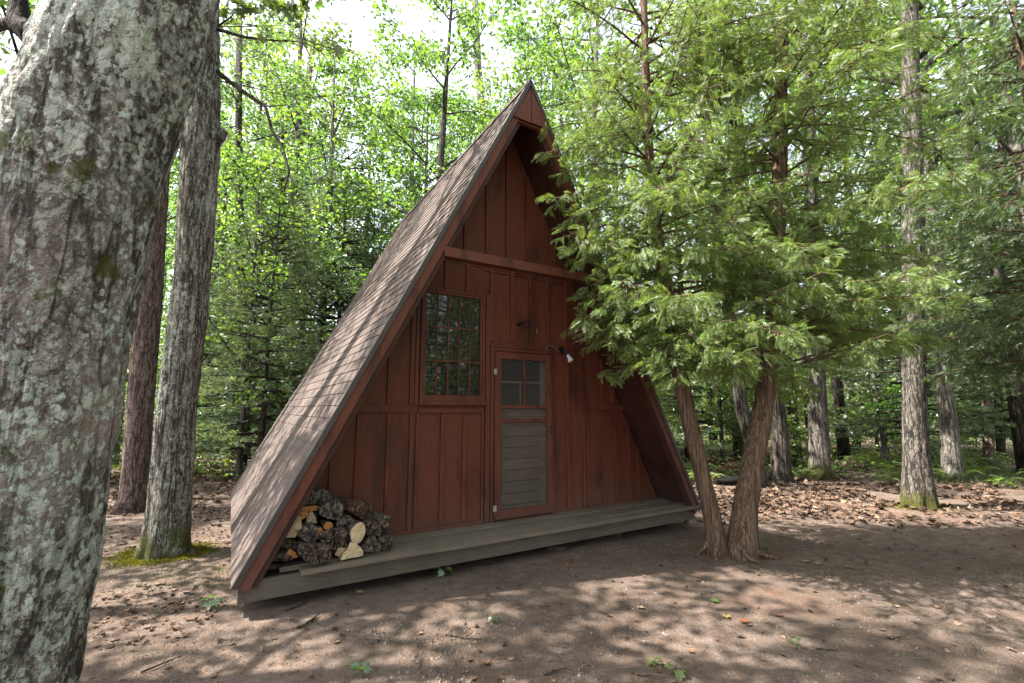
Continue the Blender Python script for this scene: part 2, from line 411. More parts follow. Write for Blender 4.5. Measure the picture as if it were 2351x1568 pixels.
for u in (1.70,): batten(u, 1.67, 3.3, .05)
for u in (.72, .90, 1.15, 1.46, 2.08, 2.35): batten(u, .36, 1.56)
for u in (4.50, 4.70, 4.95): batten(u, 1.68, 9)
for u in (4.20, 4.48, 4.72, 4.98, 5.16): batten(u, .36, 1.58)
mb.build('battens', M_PAINT, cabin)
mb = MB()
t = .026
for bx in (((wx(.98), FW - t, 1.585), (wx(1.69), FW - .001, 1.655)), ((wx(1.785), FW - t, 1.575), (wx(2.60), FW - .001, 1.625)), ((wx(4.17), FW - t, 1.60), (wx(4.99), FW - .001, 1.67))):
    mb = MB(); mb.box(*bx); mb.build('wall_rail', M_PAINT, cabin)
mb = MB(); mb.box((wx(1.69), FW - .028, .31), (wx(1.735), FW - .001, 1.584)); mb.box((wx(1.765), FW - .022, .345), (wx(1.79), FW - .001, 1.57))
mb.box((wx(2.575), FW - .024, .345), (wx(2.60), FW - .001, 1.57)); mb.box((wx(2.62), FW - .03, .31), (wx(2.68), FW - .001, 3.03))
mb.box((wx(1.735), FW - .026, 1.66), (wx(1.775), FW - .001, 3.03)); mb.build('corner_trim', M_TRIM, cabin)
for bx in (((wx(.75), FW - .031, .304), (wx(2.61), FW - .001, .342)), ((wx(4.2), FW - .03, .304), (wx(5.2), FW - .001, .342))):
    mb = MB(); mb.box(*bx); mb.build('base_trim', M_PAINT, cabin)
mb = MB(); mb.box((-xin(3.4) + .03, FW - .012, 3.375), (xin(3.4) - .03, FW - .001, 3.415)); mb.box((wx(2.58), FW - .018, 3.34), (wx(4.3), FW - .0125, 3.362)); mb.build('drip_board', M_PAINT, cabin)
# collar beam across the front
mb = MB(); za = 3.33; mb.box((-xin(za, .10) + .0, -.028, za - .105), (xin(za, .10), .09, za - .0)); mb.build('collar_beam', M_TRIM, cabin)
# window
def frame_boxes(mb, x0, x1, z0, z1, w, y0, y1):
    mb.box((x0, y0, z0), (x0 + w, y1, z1)); mb.box((x1 - w, y0, z0), (x1, y1, z1))
    mb.box((x0 + w, y0, z1 - w), (x1 - w, y1, z1)); mb.box((x0 + w, y0, z0), (x1 - w, y1, z0 + w))
kg = NT('window_glass', .03, .5); gn = kg.noise(kg.vec(), 1.6, 2); kg.col(kg.mix(gn, (.008, .009, .008), (.014, .015, .013))); kg.b.inputs['IOR'].default_value = 1.6
kg.b.inputs['Specular IOR Level'].default_value = .5
kg.bump(gn, .06, .02)
x0, x1, z0, z1 = wx(1.785), wx(2.60), 1.70, 3.02
mb = MB(); frame_boxes(mb, x0, x1, z0, z1, .03, FW - .045, FW - .001); frame_boxes(mb, x0 + .03, x1 - .03, z0 + .03, z1 - .03, .032, FW - .034, FW - .001)
win = mb.build('window', M_TRIM, cabin)
mb = MB(); gx0, gx1, gz0, gz1 = x0 + .062, x1 - .062, z0 + .075, z1 - .062
for i in range(1, 5): x = gx0 + (gx1 - gx0) * i / 5; mb.box((x - .007, FW - .028, gz0), (x + .007, FW - .009, gz1))
for i in range(1, 3): z = gz0 + (gz1 - gz0) * i / 3; mb.box((gx0, FW - .0275, z - .008), (gx1, FW - .010, z + .008))
mb.build('muntins', M_TRIM, win)
for i in range(5):
    for j in range(3):
        xa = gx0 + (gx1 - gx0) * i / 5 + .007; xb = gx0 + (gx1 - gx0) * (i + 1) / 5 - .007; za_ = gz0 + (gz1 - gz0) * j / 3 + .008; zb_ = gz0 + (gz1 - gz0) * (j + 1) / 3 - .008
        mb = MB(); tl = rng.uniform(-.003, .003); t2 = rng.uniform(-.002, .002)
        mb.add([(xa, FW - .016 + tl, za_), (xb, FW - .016 - tl, za_), (xb, FW - .016 - tl + t2, zb_), (xa, FW - .016 + tl + t2, zb_),
                (xa, FW - .006, za_), (xb, FW - .006, za_), (xb, FW - .006, zb_), (xa, FW - .006, zb_)], [(0, 1, 2, 3), (7, 6, 5, 4), (0, 4, 5, 1), (1, 5, 6, 2), (2, 6, 7, 3), (3, 7, 4, 0)])
        mb.build('glass_pane', kg.m, win)
mb = MB(); mb.box((x0 - .01, FW - .065, z0 - .035), (x1 + .01, FW - .001, z0 - .002)); mb.build('window_sill', M_TRIM, win)
mb = MB(); mb.box((x0 + .03, FW - .040, z0 + .03), (x1 - .03, FW - .0345, z0 + .074)); mb.build('sash_rail', M_TRIM, win)
# doorway with screen door
dx0, dx1, dz0, dz1 = wx(2.735), wx(3.575), .335, 2.32
mb = MB(); mb.box((dx0 - .045, FW - .035, .31), (dx0 - .004, FW - .001, dz1 + .06)); mb.box((dx1 + .006, FW - .035, .31), (dx1 + .05, FW - .001, dz1 + .06))
mb.box((dx0 - .004, FW - .035, dz1 + .012), (dx1 + .006, FW - .001, dz1 + .06)); mb.box((dx0 - .06, FW - .05, dz1 + .0605), (dx1 + .05, FW - .001, dz1 + .085))
mb.build('door_casing', M_TRIM, cabin)
mb = MB(); bz = .34
inner = MB()
for i in range(9):
    a_ = bz + i * .135; inner.box((dx0 + .02, FW - .014 - (i % 3) * .004, a_ + .004), (dx1 - .15, FW - .001, min(a_ + .129, 1.52)))
inner.box((dx1 - .149, FW - .012, bz), (dx1 - .03, FW - .001, 2.28)); inner.box((dx0 + .02, FW - .014, 1.525), (dx1 - .15, FW - .001, 1.62))
idoor = inner.build('inner_door', M_OLD, cabin)
mb = MB(); mb.box((dx0 + .03, FW - .008, 1.622), (dx1 - .15, FW - .001, 2.28)); mb.build('door_window', kg.m, idoor)
mb = MB(); mb.box((dx0 + .03, FW - .016, 1.94), (dx1 - .15, FW - .0085, 1.965)); mb.box((dx0 + .38, FW - .016, 1.63), (dx0 + .40, FW - .0085, 1.939)); mb.build('window_bar', M_OLD, idoor)
mb = MB(); mb.tube([(dx1 - .09, FW - .02, 1.36), (dx1 - .09, FW - .032, 1.36)], [.022, .016], 10); mb.build('door_knob', M_SILV, idoor)
mb = MB(); y0_, y1_ = FW - .062, FW - .036; sw = .085
mb.box((dx0, y0_, dz0), (dx0 + sw, y1_, dz1)); mb.box((dx1 - .075, y0_, dz0), (dx1, y1_, dz1)); mb.box((dx0 + sw, y0_, dz1 - .085), (dx1 - .075, y1_, dz1))
mb.box((dx0 + sw, y0_, dz0), (dx1 - .075, y1_, dz0 + .10)); mb.box((dx0 + sw, y0_, 1.625), (dx1 - .075, y1_, 1.665)); mb.box((dx0 + sw, y0_, 1.455), (dx1 - .075, y1_, 1.495))
xm = dx0 + sw + (dx1 - .075 - dx0 - sw) * .5; mb.box((xm - .013, y0_ + .002, 1.666), (xm + .013, y1_ - .002, dz1 - .086))
sdoor = mb.build('screen_door', M_TRIM, cabin)
kc = NT('insect_screen', .6, .3); kc.col(kc.mix(kc.noise(kc.vec(), 3, 4), (.070, .062, .056), (.10, .092, .085)))
tb = kc.n('ShaderNodeBsdfTransparent'); mx = kc.n('ShaderNodeMixShader'); mx.inputs[0].default_value = .22
kc.l(tb.outputs[0], mx.inputs[1]); kc.l(kc.b.outputs[0], mx.inputs[2]); kc.l(mx.outputs[0], kc.t.nodes['Material Output'].inputs[0])
for (za_, zb_) in ((dz0 + .10, 1.455), (1.495, 1.625), (1.665, dz1 - .085)):
    mb = MB(); mb.box((dx0 + sw - .004, FW - .047, za_ - .004), (dx1 - .071, FW - .0455, zb_ + .004)); mb.build('insect_screen', kc.m, sdoor)
for zc in (2.07, .46):
    mb = MB()
    for q in range(3): mb.box((dx0 - .022 + q * .015, FW - .0685 - (q == 1) * .006, zc - .035), (dx0 - .009 + q * .015, FW - .0625, zc + .035))
    mb.build('hinge', M_SILV, sdoor)
mb = MB(); mb.tube([(dx1 - .02, FW - .063, 1.30), (dx1 - .02, FW - .09, 1.31), (dx1 - .02, FW - .09, 1.39), (dx1 - .02, FW - .063, 1.40)], .006, 8); mb.build('pull_handle', M_BLACK, sdoor)
# hook above the door, lamp right of it
hx = wx(3.13); mb = MB(); mb.tube([(hx - .02, FW - .001, 2.70), (hx - .02, FW - .05, 2.70)], [.026, .02], 12)
mb.tube([(hx - .02, FW - .05, 2.70), (hx + .02, FW - .12, 2.73), (hx + .07, FW - .12, 2.745), (hx + .11, FW - .10, 2.74)], [.012, .010, .008, .006], 8); mb.build('wall_hook', M_BLACK, cabin)
lx = wx(3.79); mb = MB(); mb.tube([(lx, FW - .001, 2.41), (lx, FW - .035, 2.41)], [.045, .038], 16)
mb.tube([(lx - .02, FW - .03, 2.42), (lx - .01, FW - .07, 2.40), (lx + .03, FW - .10, 2.34)], [.018, .021, .026], 12); lamp = mb.build('wall_lamp', M_BLACK, cabin)
mb = MB(); mb.tube([(lx + .028, FW - .098, 2.345), (lx + .036, FW - .112, 2.315), (lx + .045, FW - .125, 2.285), (lx + .053, FW - .14, 2.255), (lx + .056, FW - .145, 2.245)], [.017, .021, .030, .040, .034], 16)
mb.build('bulb', M_WHITE, lamp, True)
mb = MB(); mb.tube([(lx - .30, FW - .04, 2.36), (lx - .27, FW - .05, 2.44), (lx - .20, FW - .045, 2.46), (lx - .10, FW - .035, 2.40), (lx - .03, FW - .03, 2.37)], .0035, 6)
mb.build('lamp_cord', M_CORD, lamp)
mb = MB(); mb.tube([(lx - .40, FW - .004, 2.60), (lx - .395, FW - .008, 2.67)], .006, 6); mb.build('cord_stub', M_CORD, cabin)
# deck
bw = .128; ys = [-.055 + i * (bw + .017) for i in range(5)]
for i, y in enumerate(ys):
    if y > FW: break
    mb = MB(); xl = wx(.18) if i else wx(.60); xl = xl if i != 1 else wx(.45)
    n_ = 24; mb2 = mb; xs = np.linspace(xl, wx(5.68), n_)
    ye = min(y + bw, FW - .002)
    V = []; 
    for x in xs:
        dz = (fbm(np.array([[x * 1.5, i * 7.1, 0]]), 2, 9)[0] - .5) * .008
        for (yy, zz) in ((y, .262), (ye, .262), (ye, .3), (y, .3)): V.append((x, yy, zz + dz + (0 if zz < .29 else 0)))
    F = [(0, 1, 2, 3), ((n_ - 1) * 4 + 3, (n_ - 1) * 4 + 2, (n_ - 1) * 4 + 1, (n_ - 1) * 4)]
    for q in range(n_ - 1):
        for e in range(4): F.append((q * 4 + e, q * 4 + (e + 1) % 4, q * 4 + 4 + (e + 1) % 4, q * 4 + 4 + e)[::-1])
    mb.add(V, F); db = mb.build('deck_board', M_DECK, cabin); db.location.z = (-.006, .004, -.004, .002, 0)[i]
mb = MB(); mb.box((wx(.20), -.015 + .03, .10), (wx(2.98), .055, .256)); mb.box((wx(2.983), .018, .10), (wx(5.66), .055, .256)); mb.build('skirt_beam', M_BEAM, cabin)
for bx in (((wx(.155), .012, .09), (wx(.197), 4.8, .25)), ((wx(5.64), .0555, .09), (wx(5.69), 4.8, .25))):
    mb = MB(); mb.box(*bx); mb.build('side_joist', M_BEAM, cabin)
mb = MB(); mb.box((wx(.20), .056, .235), (wx(5.6), 4.8, .258)); mb.build('floor', M_DARK, cabin)  # near-black fill, its colour supplies the shade in the deck board gaps
mb = MB(); mb.prism([(-HW + .2, .3), (HW - .2, .3), (0, ZA - .28)], DEP - .3, DEP - .2); mb.build('rear_wall', M_PAINT, cabin)
def stone_mesh(mb, c, r, seed, sub=(12, 8)):
    n, m = sub; th = np.linspace(0, 2 * np.pi, n, endpoint=False); ph = np.linspace(.05, np.pi - .05, m)
    V = np.array([(math.cos(a) * math.sin(p), math.sin(a) * math.sin(p), math.cos(p)) for p in ph for a in th])
    d = 1 + (fbm(V * 1.6 + seed * 5.3, 3, seed) - .5) * .7; V = np.sign(V) * np.abs(V) ** .8 * d[:, None] * np.array(r) + np.array(c)
    F = [(i * n + j, i * n + (j + 1) % n, (i + 1) * n + (j + 1) % n, (i + 1) * n + j)[::-1] for i in range(m - 1) for j in range(n)]
    F += [tuple(range(n)), tuple(range((m - 1) * n, m * n))[::-1]]; mb.add(V, F)
for q, u in enumerate((.45, 2.9, 5.45)):
    for yy in (.25, 3.8):
        mb = MB(); stone_mesh(mb, (wx(u), yy + .25, .08), (.16, .15, .12), q * 3 + 1); mb.build('foundation_block', M_DSTONE, cabin, True)  # near-black colour stands in for the shadow under the deck

# ------------------------------------------------------------------ firewood on the deck
M_LB = mat_bark('log_bark', (.028, .024, .021), (.23, .18, .145), 3.0, .45, (.24, .24, .22), bump=.9)
M_LBO = mat_bark('log_bark_warm', (.05, .025, .015), (.20, .115, .07), 3.0, .3, (.24, .22, .19), bump=.9)
def mat_end(name, a, b):
    k = NT(name, .85, .15); v = k.vec((9, 1.2, 9)); g0 = k.noise(v, 3, 6, .7)
    wv = k.n('ShaderNodeTexWave', wave_type='RINGS', rings_direction='Y'); wv.inputs['Scale'].default_value = 28; wv.inputs['Distortion'].default_value = 3; k.l(k.vec((1, .2, 1)), wv.inputs['Vector'])
    g = k.math('ADD', k.math('MULTIPLY', g0, .75), k.math('MULTIPLY', wv.outputs[1], .25)); k.col(k.mix(k.ramp(g, [(.35, 0), (.65, 1)]), a, b)); k.bump(g, .6, .006); return k.m
E_CREAM = mat_end('fresh_wood', (.42, .31, .17), (.62, .50, .32)); E_OR = mat_end('orange_wood', (.26, .11, .035), (.42, .20, .07))
E_GREY = mat_bark('log_grey', (.036, .029, .024), (.37, .30, .24), 2.4, .45, (.27, .27, .24), ridge=(8, 8, 6), bump=1.0); E_DARK = mat_bark('log_dark', (.016, .013, .012), (.28, .205, .15), 2.4, .3, (.17, .18, .13), ridge=(8, 8, 6), bump=1.0); E_TAN = mat_end('tan_wood', (.22, .15, .09), (.42, .32, .21))
E_WARM = mat_bark('log_warm', (.045, .024, .015), (.27, .165, .10), 2.4, .3, (.24, .22, .19), ridge=(8, 8, 6), bump=1.0)
def log_px(ix, iy): return (650 + ix / 3.136) / 1.30667, (1350 + iy / 3.136) / 1.30667
def log(ix, iy, wpx, hpx, shape, end, bark, label, vf, L=.40, roll=0, yaw=0):
    x, y = log_px(ix, iy); r = ray(x, y); vw = V0 + vf; t = vw / (r @ Vd); P = np.array([0, 0, EYE]) + r * t
    sc = t / FPX / (3.136 * 1.30667); wd, hd = wpx * sc * 1.25, hpx * sc
    s_ = abs(int(ix * 7 + iy)); rg = np.random.default_rng(s_)
    n = 20; A = np.linspace(0, 2 * np.pi, n, endpoint=False)
    if shape == 'round': q = np.stack([np.cos(A), np.sin(A)], 1); barkmask = np.ones(n, bool)
    elif shape == 'half': q = np.stack([np.cos(A), np.where(np.sin(A) > 0, np.sin(A) * 1.8 - .9, -.8 - .1 * np.abs(np.cos(A)))], 1); barkmask = np.sin(A) > .1
    elif shape == 'wedge':
        pts = np.array([(-1, -.85), (1, -.95), (.85, -.1), (.35, .85), (-.1, 1.0), (-.7, .1)])
    elif shape == 'quarter':
        pts = np.array([(-.95, .7), (-.2, 1.0), (.6, .95), (1, .45), (.8, -.5), (.45, -1), (-.3, -.5), (-.8, .1)])
    elif shape == 'block':
        pts = np.array([(-.9, .95), (.9, .8), (1, -.3), (.4, -1), (-.35, -.8), (-1, .1)])
    elif shape == 'slab': pts = np.array([(-1, -.5), (-.3, -.9), (.7, -.7), (1, .1), (.6, .8), (-.6, 1.0)])
    if shape in ('wedge', 'quarter', 'block', 'slab'):
        m = len(pts); tt = np.linspace(0, m, m * 4, endpoint=False); i0 = tt.astype(int) % m; fr = (tt % 1)[:, None]
        q = pts[i0] * (1 - fr) + pts[(i0 + 1) % m] * fr; n = m * 4; barkmask = q[:, 1] > .15
    q = q * (1 + (fbm(np.concatenate([q * 2.2, np.full((n, 1), s_ % 97)], 1), 3) - .5)[:, None] * (.32 if end in (E_GREY, E_DARK, E_WARM) else .22)) * np.array([wd / 2, hd / 2])
    cr, sr = math.cos(roll), math.sin(roll); q = q @ np.array([[cr, sr], [-sr, cr]])
    mb = MB(); rings = 9; V = []
    for i in range(rings):
        yy = L * i / (rings - 1); k_ = 1 + (fbm(np.concatenate([q * 22, np.full((n, 1), yy * 9 + s_ % 31)], 1), 3) - .5) * .20
        if i in (0, rings - 1): k_ = k_ * .97
        ej = (fbm(np.concatenate([q * 30, np.full((n, 1), s_ % 13)], 1), 2) - .5) * .03 if i == 0 else 0
        V.append(np.stack([q[:, 0] * k_, np.full(n, yy) + ej, q[:, 1] * k_], 1))
    V = np.concatenate(V); F = []; Mi = []
    for i in range(rings - 1):
        for j in range(n): F.append((i * n + j, i * n + (j + 1) % n, (i + 1) * n + (j + 1) % n, (i + 1) * n + j)); Mi.append(0 if barkmask[j] else 1)
    F = np.array(F); Mi = np.array(Mi)
    mb.add(V, F[Mi == 0], 0)
    if (Mi == 1).any():
        mb.f.setdefault(4, []).append(F[Mi == 1]); mb.m.setdefault(4, []).append(np.full((Mi == 1).sum(), 1))
    # rough end face: rings towards the centre
    c0 = V[:n].mean(0); W = [V[:n], c0 + (V[:n] - c0) * .6 + np.array([0, -.004, 0]) + np.stack([np.zeros(n), rg.uniform(-1, 1, n) * (.02 if end in (E_GREY, E_DARK, E_WARM) else .005), np.zeros(n)], 1), c0[None] + np.array([[0, -.006, 0]])]
    W = np.concatenate(W); F1 = [(j, n + j, n + (j + 1) % n, (j + 1) % n) for j in range(n)] + [(n + j, 2 * n, n + (j + 1) % n) for j in range(n)]
    mb.add(W, F1, 2 if False else 1)
    mb.add(V[-n:], [tuple(range(n))[::-1]], 1)
    o = mb.build('firewood_log', [bark, end], None, False)
    o.location = P; o.rotation_euler = (0, 0, cabin.rotation_euler[2] + yaw + rg.uniform(-.22, .22))
    tag(o, label, 'firewood', 'firewood stacked on the porch deck')
LG = [
 (930, 450, 300, 165, 'half', E_GREY, M_LB, 'broad dark grey half log, topmost of the pile beside the rake board', .22, .35, .1, .1),
 (860, 556, 230, 55, 'slab', E_OR, M_LBO, 'thin orange split stick lying flat under the topmost dark log', .14, .36, -.05, .1),
 (808, 612, 85, 78, 'round', E_OR, M_LBO, 'small round orange log end high at the left of the pile', .10, .40, 0, 0),
 (1075, 590, 195, 190, 'quarter', E_GREY, M_LB, 'craggy dark bark log near the top, middle of the pile', .10, .36, .2, 0),
 (1385, 560, 235, 190, 'half', E_WARM, M_LBO, 'large log with flaking orange bark, top right of the pile', .17, .36, -.6, .25),
 (1600, 665, 92, 115, 'round', E_GREY, M_LB, 'round grey birch end at the far right of the pile', .10, .42, 0, .15),
 (690, 725, 170, 225, 'block', E_TAN, M_LB, 'light brown split log with vertical grain next to the rake board', .04, .38, .1, 0),
 (885, 640, 80, 130, 'wedge', E_TAN, M_LBO, 'narrow brown split wedge standing between the left logs', .12, .34, .1, 0),
 (860, 800, 165, 180, 'quarter', E_GREY, M_LB, 'grey pointed wedge log left of the middle of the pile', .03, .38, .1, 0),
 (972, 785, 62, 125, 'slab', E_OR, M_LBO, 'narrow orange log end squeezed beside the grey wedge', .07, .38, .3, 0),
 (1050, 715, 68, 68, 'round', E_OR, M_LBO, 'little round orange log end in the centre of the pile', .06, .40, 0, 0),
 (1095, 855, 235, 225, 'quarter', E_DARK, M_LB, 'big dark quarter log with greenish moss in the centre of the pile', .03, .38, 0, 0),
 (1205, 660, 140, 95, 'half', E_GREY, M_LB, 'grey bark log lying behind the bright cream log end', .10, .36, .1, 0),
 (1330, 782, 112, 212, 'round', E_CREAM, M_LB, 'freshly cut cream coloured oval log end', .02, .38, -.18, 0),
 (1455, 735, 190, 150, 'half', E_DARK, M_LBO, 'dark brown bark log under the top right log', .09, .36, -.2, .1),
 (1450, 895, 170, 150, 'wedge', E_GREY, M_LB, 'weathered grey wedge with pale chipped foot, low at the right', .04, .36, 0, 0),
 (1588, 885, 112, 150, 'block', E_DARK, M_LB, 'small dark log, lowest at the right end of the pile', .06, .36, 0, .1),
 (1275, 945, 165, 150, 'wedge', E_CREAM, M_LBO, 'cream triangular split standing below the oval log end', .00, .34, .1, 0),
 (930, 985, 240, 190, 'block', E_DARK, M_LB, 'black charred block overhanging the deck edge at the front', -.04, .36, -.1, -.1),
 (690, 985, 100, 95, 'wedge', E_OR, M_LBO, 'small orange chunk low at the left of the pile', .06, .3, .2, 0),
 (590, 895, 290, 120, 'half', E_DARK, M_LB, 'long dark log in the shadow beside the rake board', .10, .34, 0, 0),
 (560, 1010, 230, 90, 'half', E_DARK, M_LB, 'flat dark log, lowest at the left end of the pile', .06, .34, 0, 0),
 (1175, 960, 95, 80, 'slab', E_TAN, M_LB, 'lichen spotted chip under the big dark quarter log', .02, .2, 0, 0),
 (800, 900, 130, 150, 'half', E_DARK, M_LB, 'dark bark log between the left logs and the black block', .12, .3, 0, 0),
]
for a in LG: log(*a)

# ------------------------------------------------------------------ leaf templates
def diamond(L, W, bend=.15, fold=.2):      # leaf lying along +x, 4 quads
    V = np.array([(0, 0, 0), (L * .45, W / 2, fold * W), (L, 0, -bend * L), (L * .45, -W / 2, fold * W)]); return V, np.array([(0, 3, 2), (0, 2, 1)])
def mapleleaf(s):
    P = [(0, 0), (.15, -.28), (.02, -.48), (.35, -.36), (.55, -.50), (.60, -.22), (1, 0), (.60, .22), (.55, .50), (.35, .36), (.02, .48), (.15, .28)]
    V = np.array([(x * s, y * s, (-.12 * x * x + .15 * abs(y)) * s) for x, y in P] + [(.4 * s, 0, 0)])
    return V, np.array([(12, i, (i + 1) % 12) for i in range(12)])
def rand_mats(k, pos, scale, up=0.6, rg=rng, dirs=None, droop=0.0):
    """rotations: leaf normal near +Z by 'up', heading random or along dirs"""
    nrm = rg.normal(size=(k, 3)) * (1 - up); nrm[:, 2] += up + .15; nrm /= np.linalg.norm(nrm, axis=1, keepdims=True)
    if dirs is None:
        a = rg.uniform(0, 2 * np.pi, k); h = np.stack([np.cos(a), np.sin(a), np.full(k, -droop)], 1)
    else: h = dirs + rg.normal(size=(k, 3)) * .25; h[:, 2] -= droop
    h = h - nrm * (h * nrm).sum(1, keepdims=True); h /= np.linalg.norm(h, axis=1, keepdims=True)
    y = np.cross(nrm, h); M = np.zeros((k, 3, 4)); s = np.broadcast_to(scale, (k,))
    M[:, :, 0] = h * s[:, None]; M[:, :, 1] = y * s[:, None]; M[:, :, 2] = nrm * s[:, None]; M[:, :, 3] = pos; return M

def limb(p0, az, up, L, n=7, curl=0.0, rg=rng, wob=.08):
    P = [np.array(p0, float)]; d = np.array([math.cos(az) * math.cos(up), math.sin(az) * math.cos(up), math.sin(up)])
    for i in range(n - 1):
        d = d + np.array([rg.normal() * wob, rg.normal() * wob, rg.normal() * wob + curl / n]); d /= np.linalg.norm(d); P.append(P[-1] + d * L / (n - 1))
    return np.array(P)
def lerp_path(P, t):
    t = t * (len(P) - 1); i = min(int(t), len(P) - 2); f = t - i; return P[i] * (1 - f) + P[i + 1] * f

def decid(trunk_pts, trunk_r, z0, z1, RAD, nl, ns, nleaf, lsize, seed, bark, leafm, parent, sides=12, wob=.0, limb_r=.05, clr=.32, shape='oval', tmpl=None, flat=.6, upang=.6, lean=None):
    rg = np.random.default_rng(seed); mb = MB(); P = np.asarray(trunk_pts, float)
    mb.tube(P, trunk_r, sides, 0, True, wob, seed)
    pos = []; zz = P[:, 2]
    for i in range(nl):
        f = (i + rg.uniform(0, 1)) / nl; z = z0 + (z1 - z0) * f
        p = np.array([np.interp(z, zz, P[:, 0]), np.interp(z, zz, P[:, 1]), z])
        az = i * 2.4 + rg.uniform(-.5, .5)
        prof = {'oval': math.sin(math.pi * min(1, .22 + .78 * f)) ** .6, 'dome': math.sqrt(max(.05, 1 - f * f * .9)), 'cone': 1.0 - .8 * f}[shape]
        L = RAD * prof * rg.uniform(.75, 1.15); 
        if lean is not None: L *= 1 + lean[1] * math.cos(az - lean[0])
        Q = limb(p, az, upang * rg.uniform(.5, 1.2), L, 7, -.1, rg)
        mb.tube(Q, np.linspace(limb_r * (1 - .5 * f), .008, 7), 5, 0, False)
        for j in range(ns):
            t = .22 + .78 * (j + rg.uniform(0, 1)) / ns; q = lerp_path(Q, min(t, .99))
            S = limb(q, az + rg.uniform(-1.2, 1.2), rg.uniform(-.25, .7), L * rg.uniform(.22, .42), 4, -.2, rg)
            mb.tube(S, np.linspace(.012 + limb_r * .12, .004, 4), 3, 0, False)
            for _ in range(2):
                c = lerp_path(S, rg.uniform(.35, .99)); m = rg.poisson(nleaf)
                if m: pos.append(c + rg.normal(size=(m, 3)) * np.array([clr, clr, clr * flat]))
    mb.build('trunk', bark, parent, True)
    pos = np.concatenate(pos); k = len(pos); lb = MB()
    TV, TF = tmpl if tmpl else diamond(1.0, .75)
    lb.inst(TV, TF, rand_mats(k, pos, lsize * rg.uniform(.7, 1.25, k), .5, rg, droop=.3))
    lb.build('crown', leafm, parent)
    return k

# pine with flat whorls of needle tufts
def tuft_t(n=12, L=.10, w=.006, seed=0):
    rg = np.random.default_rng(seed); V = []; F = []
    for i in range(n):
        a = rg.uniform(0, 2 * np.pi); sp = rg.uniform(.25, .8); d = np.array([1, sp * math.cos(a), sp * math.sin(a)]); d /= np.linalg.norm(d)
        s = np.cross(d, rg.normal(size=3)); s /= np.linalg.norm(s); o = np.array([rg.uniform(-.06, .02), 0, 0]); b = len(V)
        V += [o - s * w, o + s * w, o + d * L * rg.uniform(.7, 1.1)]; F.append((b, b + 1, b + 2))
    return np.array(V), np.array(F)
def pine(H, z0, RAD, nw, nb, seed, bark, leafm, parent, r0=.08, step=.10, trunk_pts=None, trunk_r=None, sag=-.1, tl=.10, tw=.006):
    rg = np.random.default_rng(seed); mb = MB(); lb = MB()
    if trunk_pts is None: trunk_pts = [(0, 0, -.1), (rg.normal() * .05, rg.normal() * .05, H * .5), (0, 0, H)]; trunk_r = [r0, r0 * .6, .01]
    P = np.asarray(trunk_pts, float); mb.tube(P, trunk_r, 9, 0, True)
    pos = []; dr = []
    for i in range(nw):
        f = i / (nw - 1.0); z = z0 + (H - z0) * f * .98; p = np.array([np.interp(z, P[:, 2], P[:, 0]), np.interp(z, P[:, 2], P[:, 1]), z])
        for j in range(nb):
            az = rg.uniform(0, 2 * np.pi); L = RAD * (1 - .85 * f ** 1.2) * rg.uniform(.6, 1.15)
            Q = limb(p, az, sag + .35 * f + rg.uniform(-.15, .15), L, 6, .1, rg, .06); mb.tube(Q, np.linspace(.018 + .012 * (1 - f), .004, 6), 4, 0, False)
            m = max(3, int(L / .16))
            for q in range(m):
                t = .25 + .75 * (q + 1) / m; c = lerp_path(Q, min(t, .999)); ax = az + (1 if q % 2 else -1) * rg.uniform(.6, 1.0)
                S = limb(c, ax, rg.uniform(-.15, .2), L * .34 * (1.25 - t) + .12, 3, .1, rg, .05); mb.tube(S, [.006, .004, .002], 3, 0, False)
                ln = np.linalg.norm(S[-1] - S[0]); kk = max(2, int(ln / step))
                for u_ in range(kk):
                    pp = lerp_path(S, min(.999, (u_ + 1) / kk)); pos.append(pp); dr.append((S[-1] - S[0]) / ln)
            pos.append(Q[-1]); dr.append(Q[-1] - Q[-2])
    mb.build('trunk', bark, parent, True)
    pos = np.array(pos); dr = np.array(dr); dr /= np.linalg.norm(dr, axis=1, keepdims=True); dr[:, 2] += .15
    k = len(pos); tv = [tuft_t(12, tl, tw, q) for q in range(3)]; idx = rg.integers(0, 3, k)
    M = rand_mats(k, pos, rg.uniform(.8, 1.3, k), .5, rg, dr)
    for q in range(3): lb.inst(tv[q][0], tv[q][1], M[idx == q])
    lb.build('crown', leafm, parent); return k

# flat cedar spray
def spray_t(seed, n=7):
    rg = np.random.default_rng(seed); V = []; F = []
    def quad(a, d, L, w):
        d = d / np.linalg.norm(d); s = np.array([-d[1], d[0], 0]); b = len(V); m = a + d * L * .45; e = a + d * L
        V.extend([a, m - s * w, e, m + s * w]); F.extend([(b, b + 1, b + 2), (b, b + 2, b + 3)])
    quad(np.zeros(3), np.array([1.0, 0, 0]), 1.0, .010)
    for i in range(n):
        t = .05 + .9 * i / n
        for s in (-1, 1):
            if rg.uniform() < .06: continue
            a = np.array([t + rg.uniform(-.02, .02), 0, 0]); an = s * R(rg.uniform(36, 50)); L = (.42 * math.sin(math.pi * min(1, .25 + .75 * t)) ** .8 + .10) * rg.uniform(.8, 1.15)
            d = np.array([math.cos(an), math.sin(an), 0]); quad(a, d, L, .014)
            for k_ in (.25, .5, .75):
                for s2 in (-1, 1):
                    if rg.uniform() < .08: continue
                    an2 = an + s2 * R(36); quad(a + d * L * k_, np.array([math.cos(an2), math.sin(an2), 0]), L * .36 * (1.1 - k_) + .05, .013)
    V = np.array(V); r = np.hypot(V[:, 0], V[:, 1]); V[:, 2] = -.4 * r ** 2 + .05 * np.sin(V[:, 1] * 9 + seed) + .03 * np.sin(V[:, 0] * 7 + seed * 2)
    return V, np.array(F)
SPR = [spray_t(q) for q in range(4)]

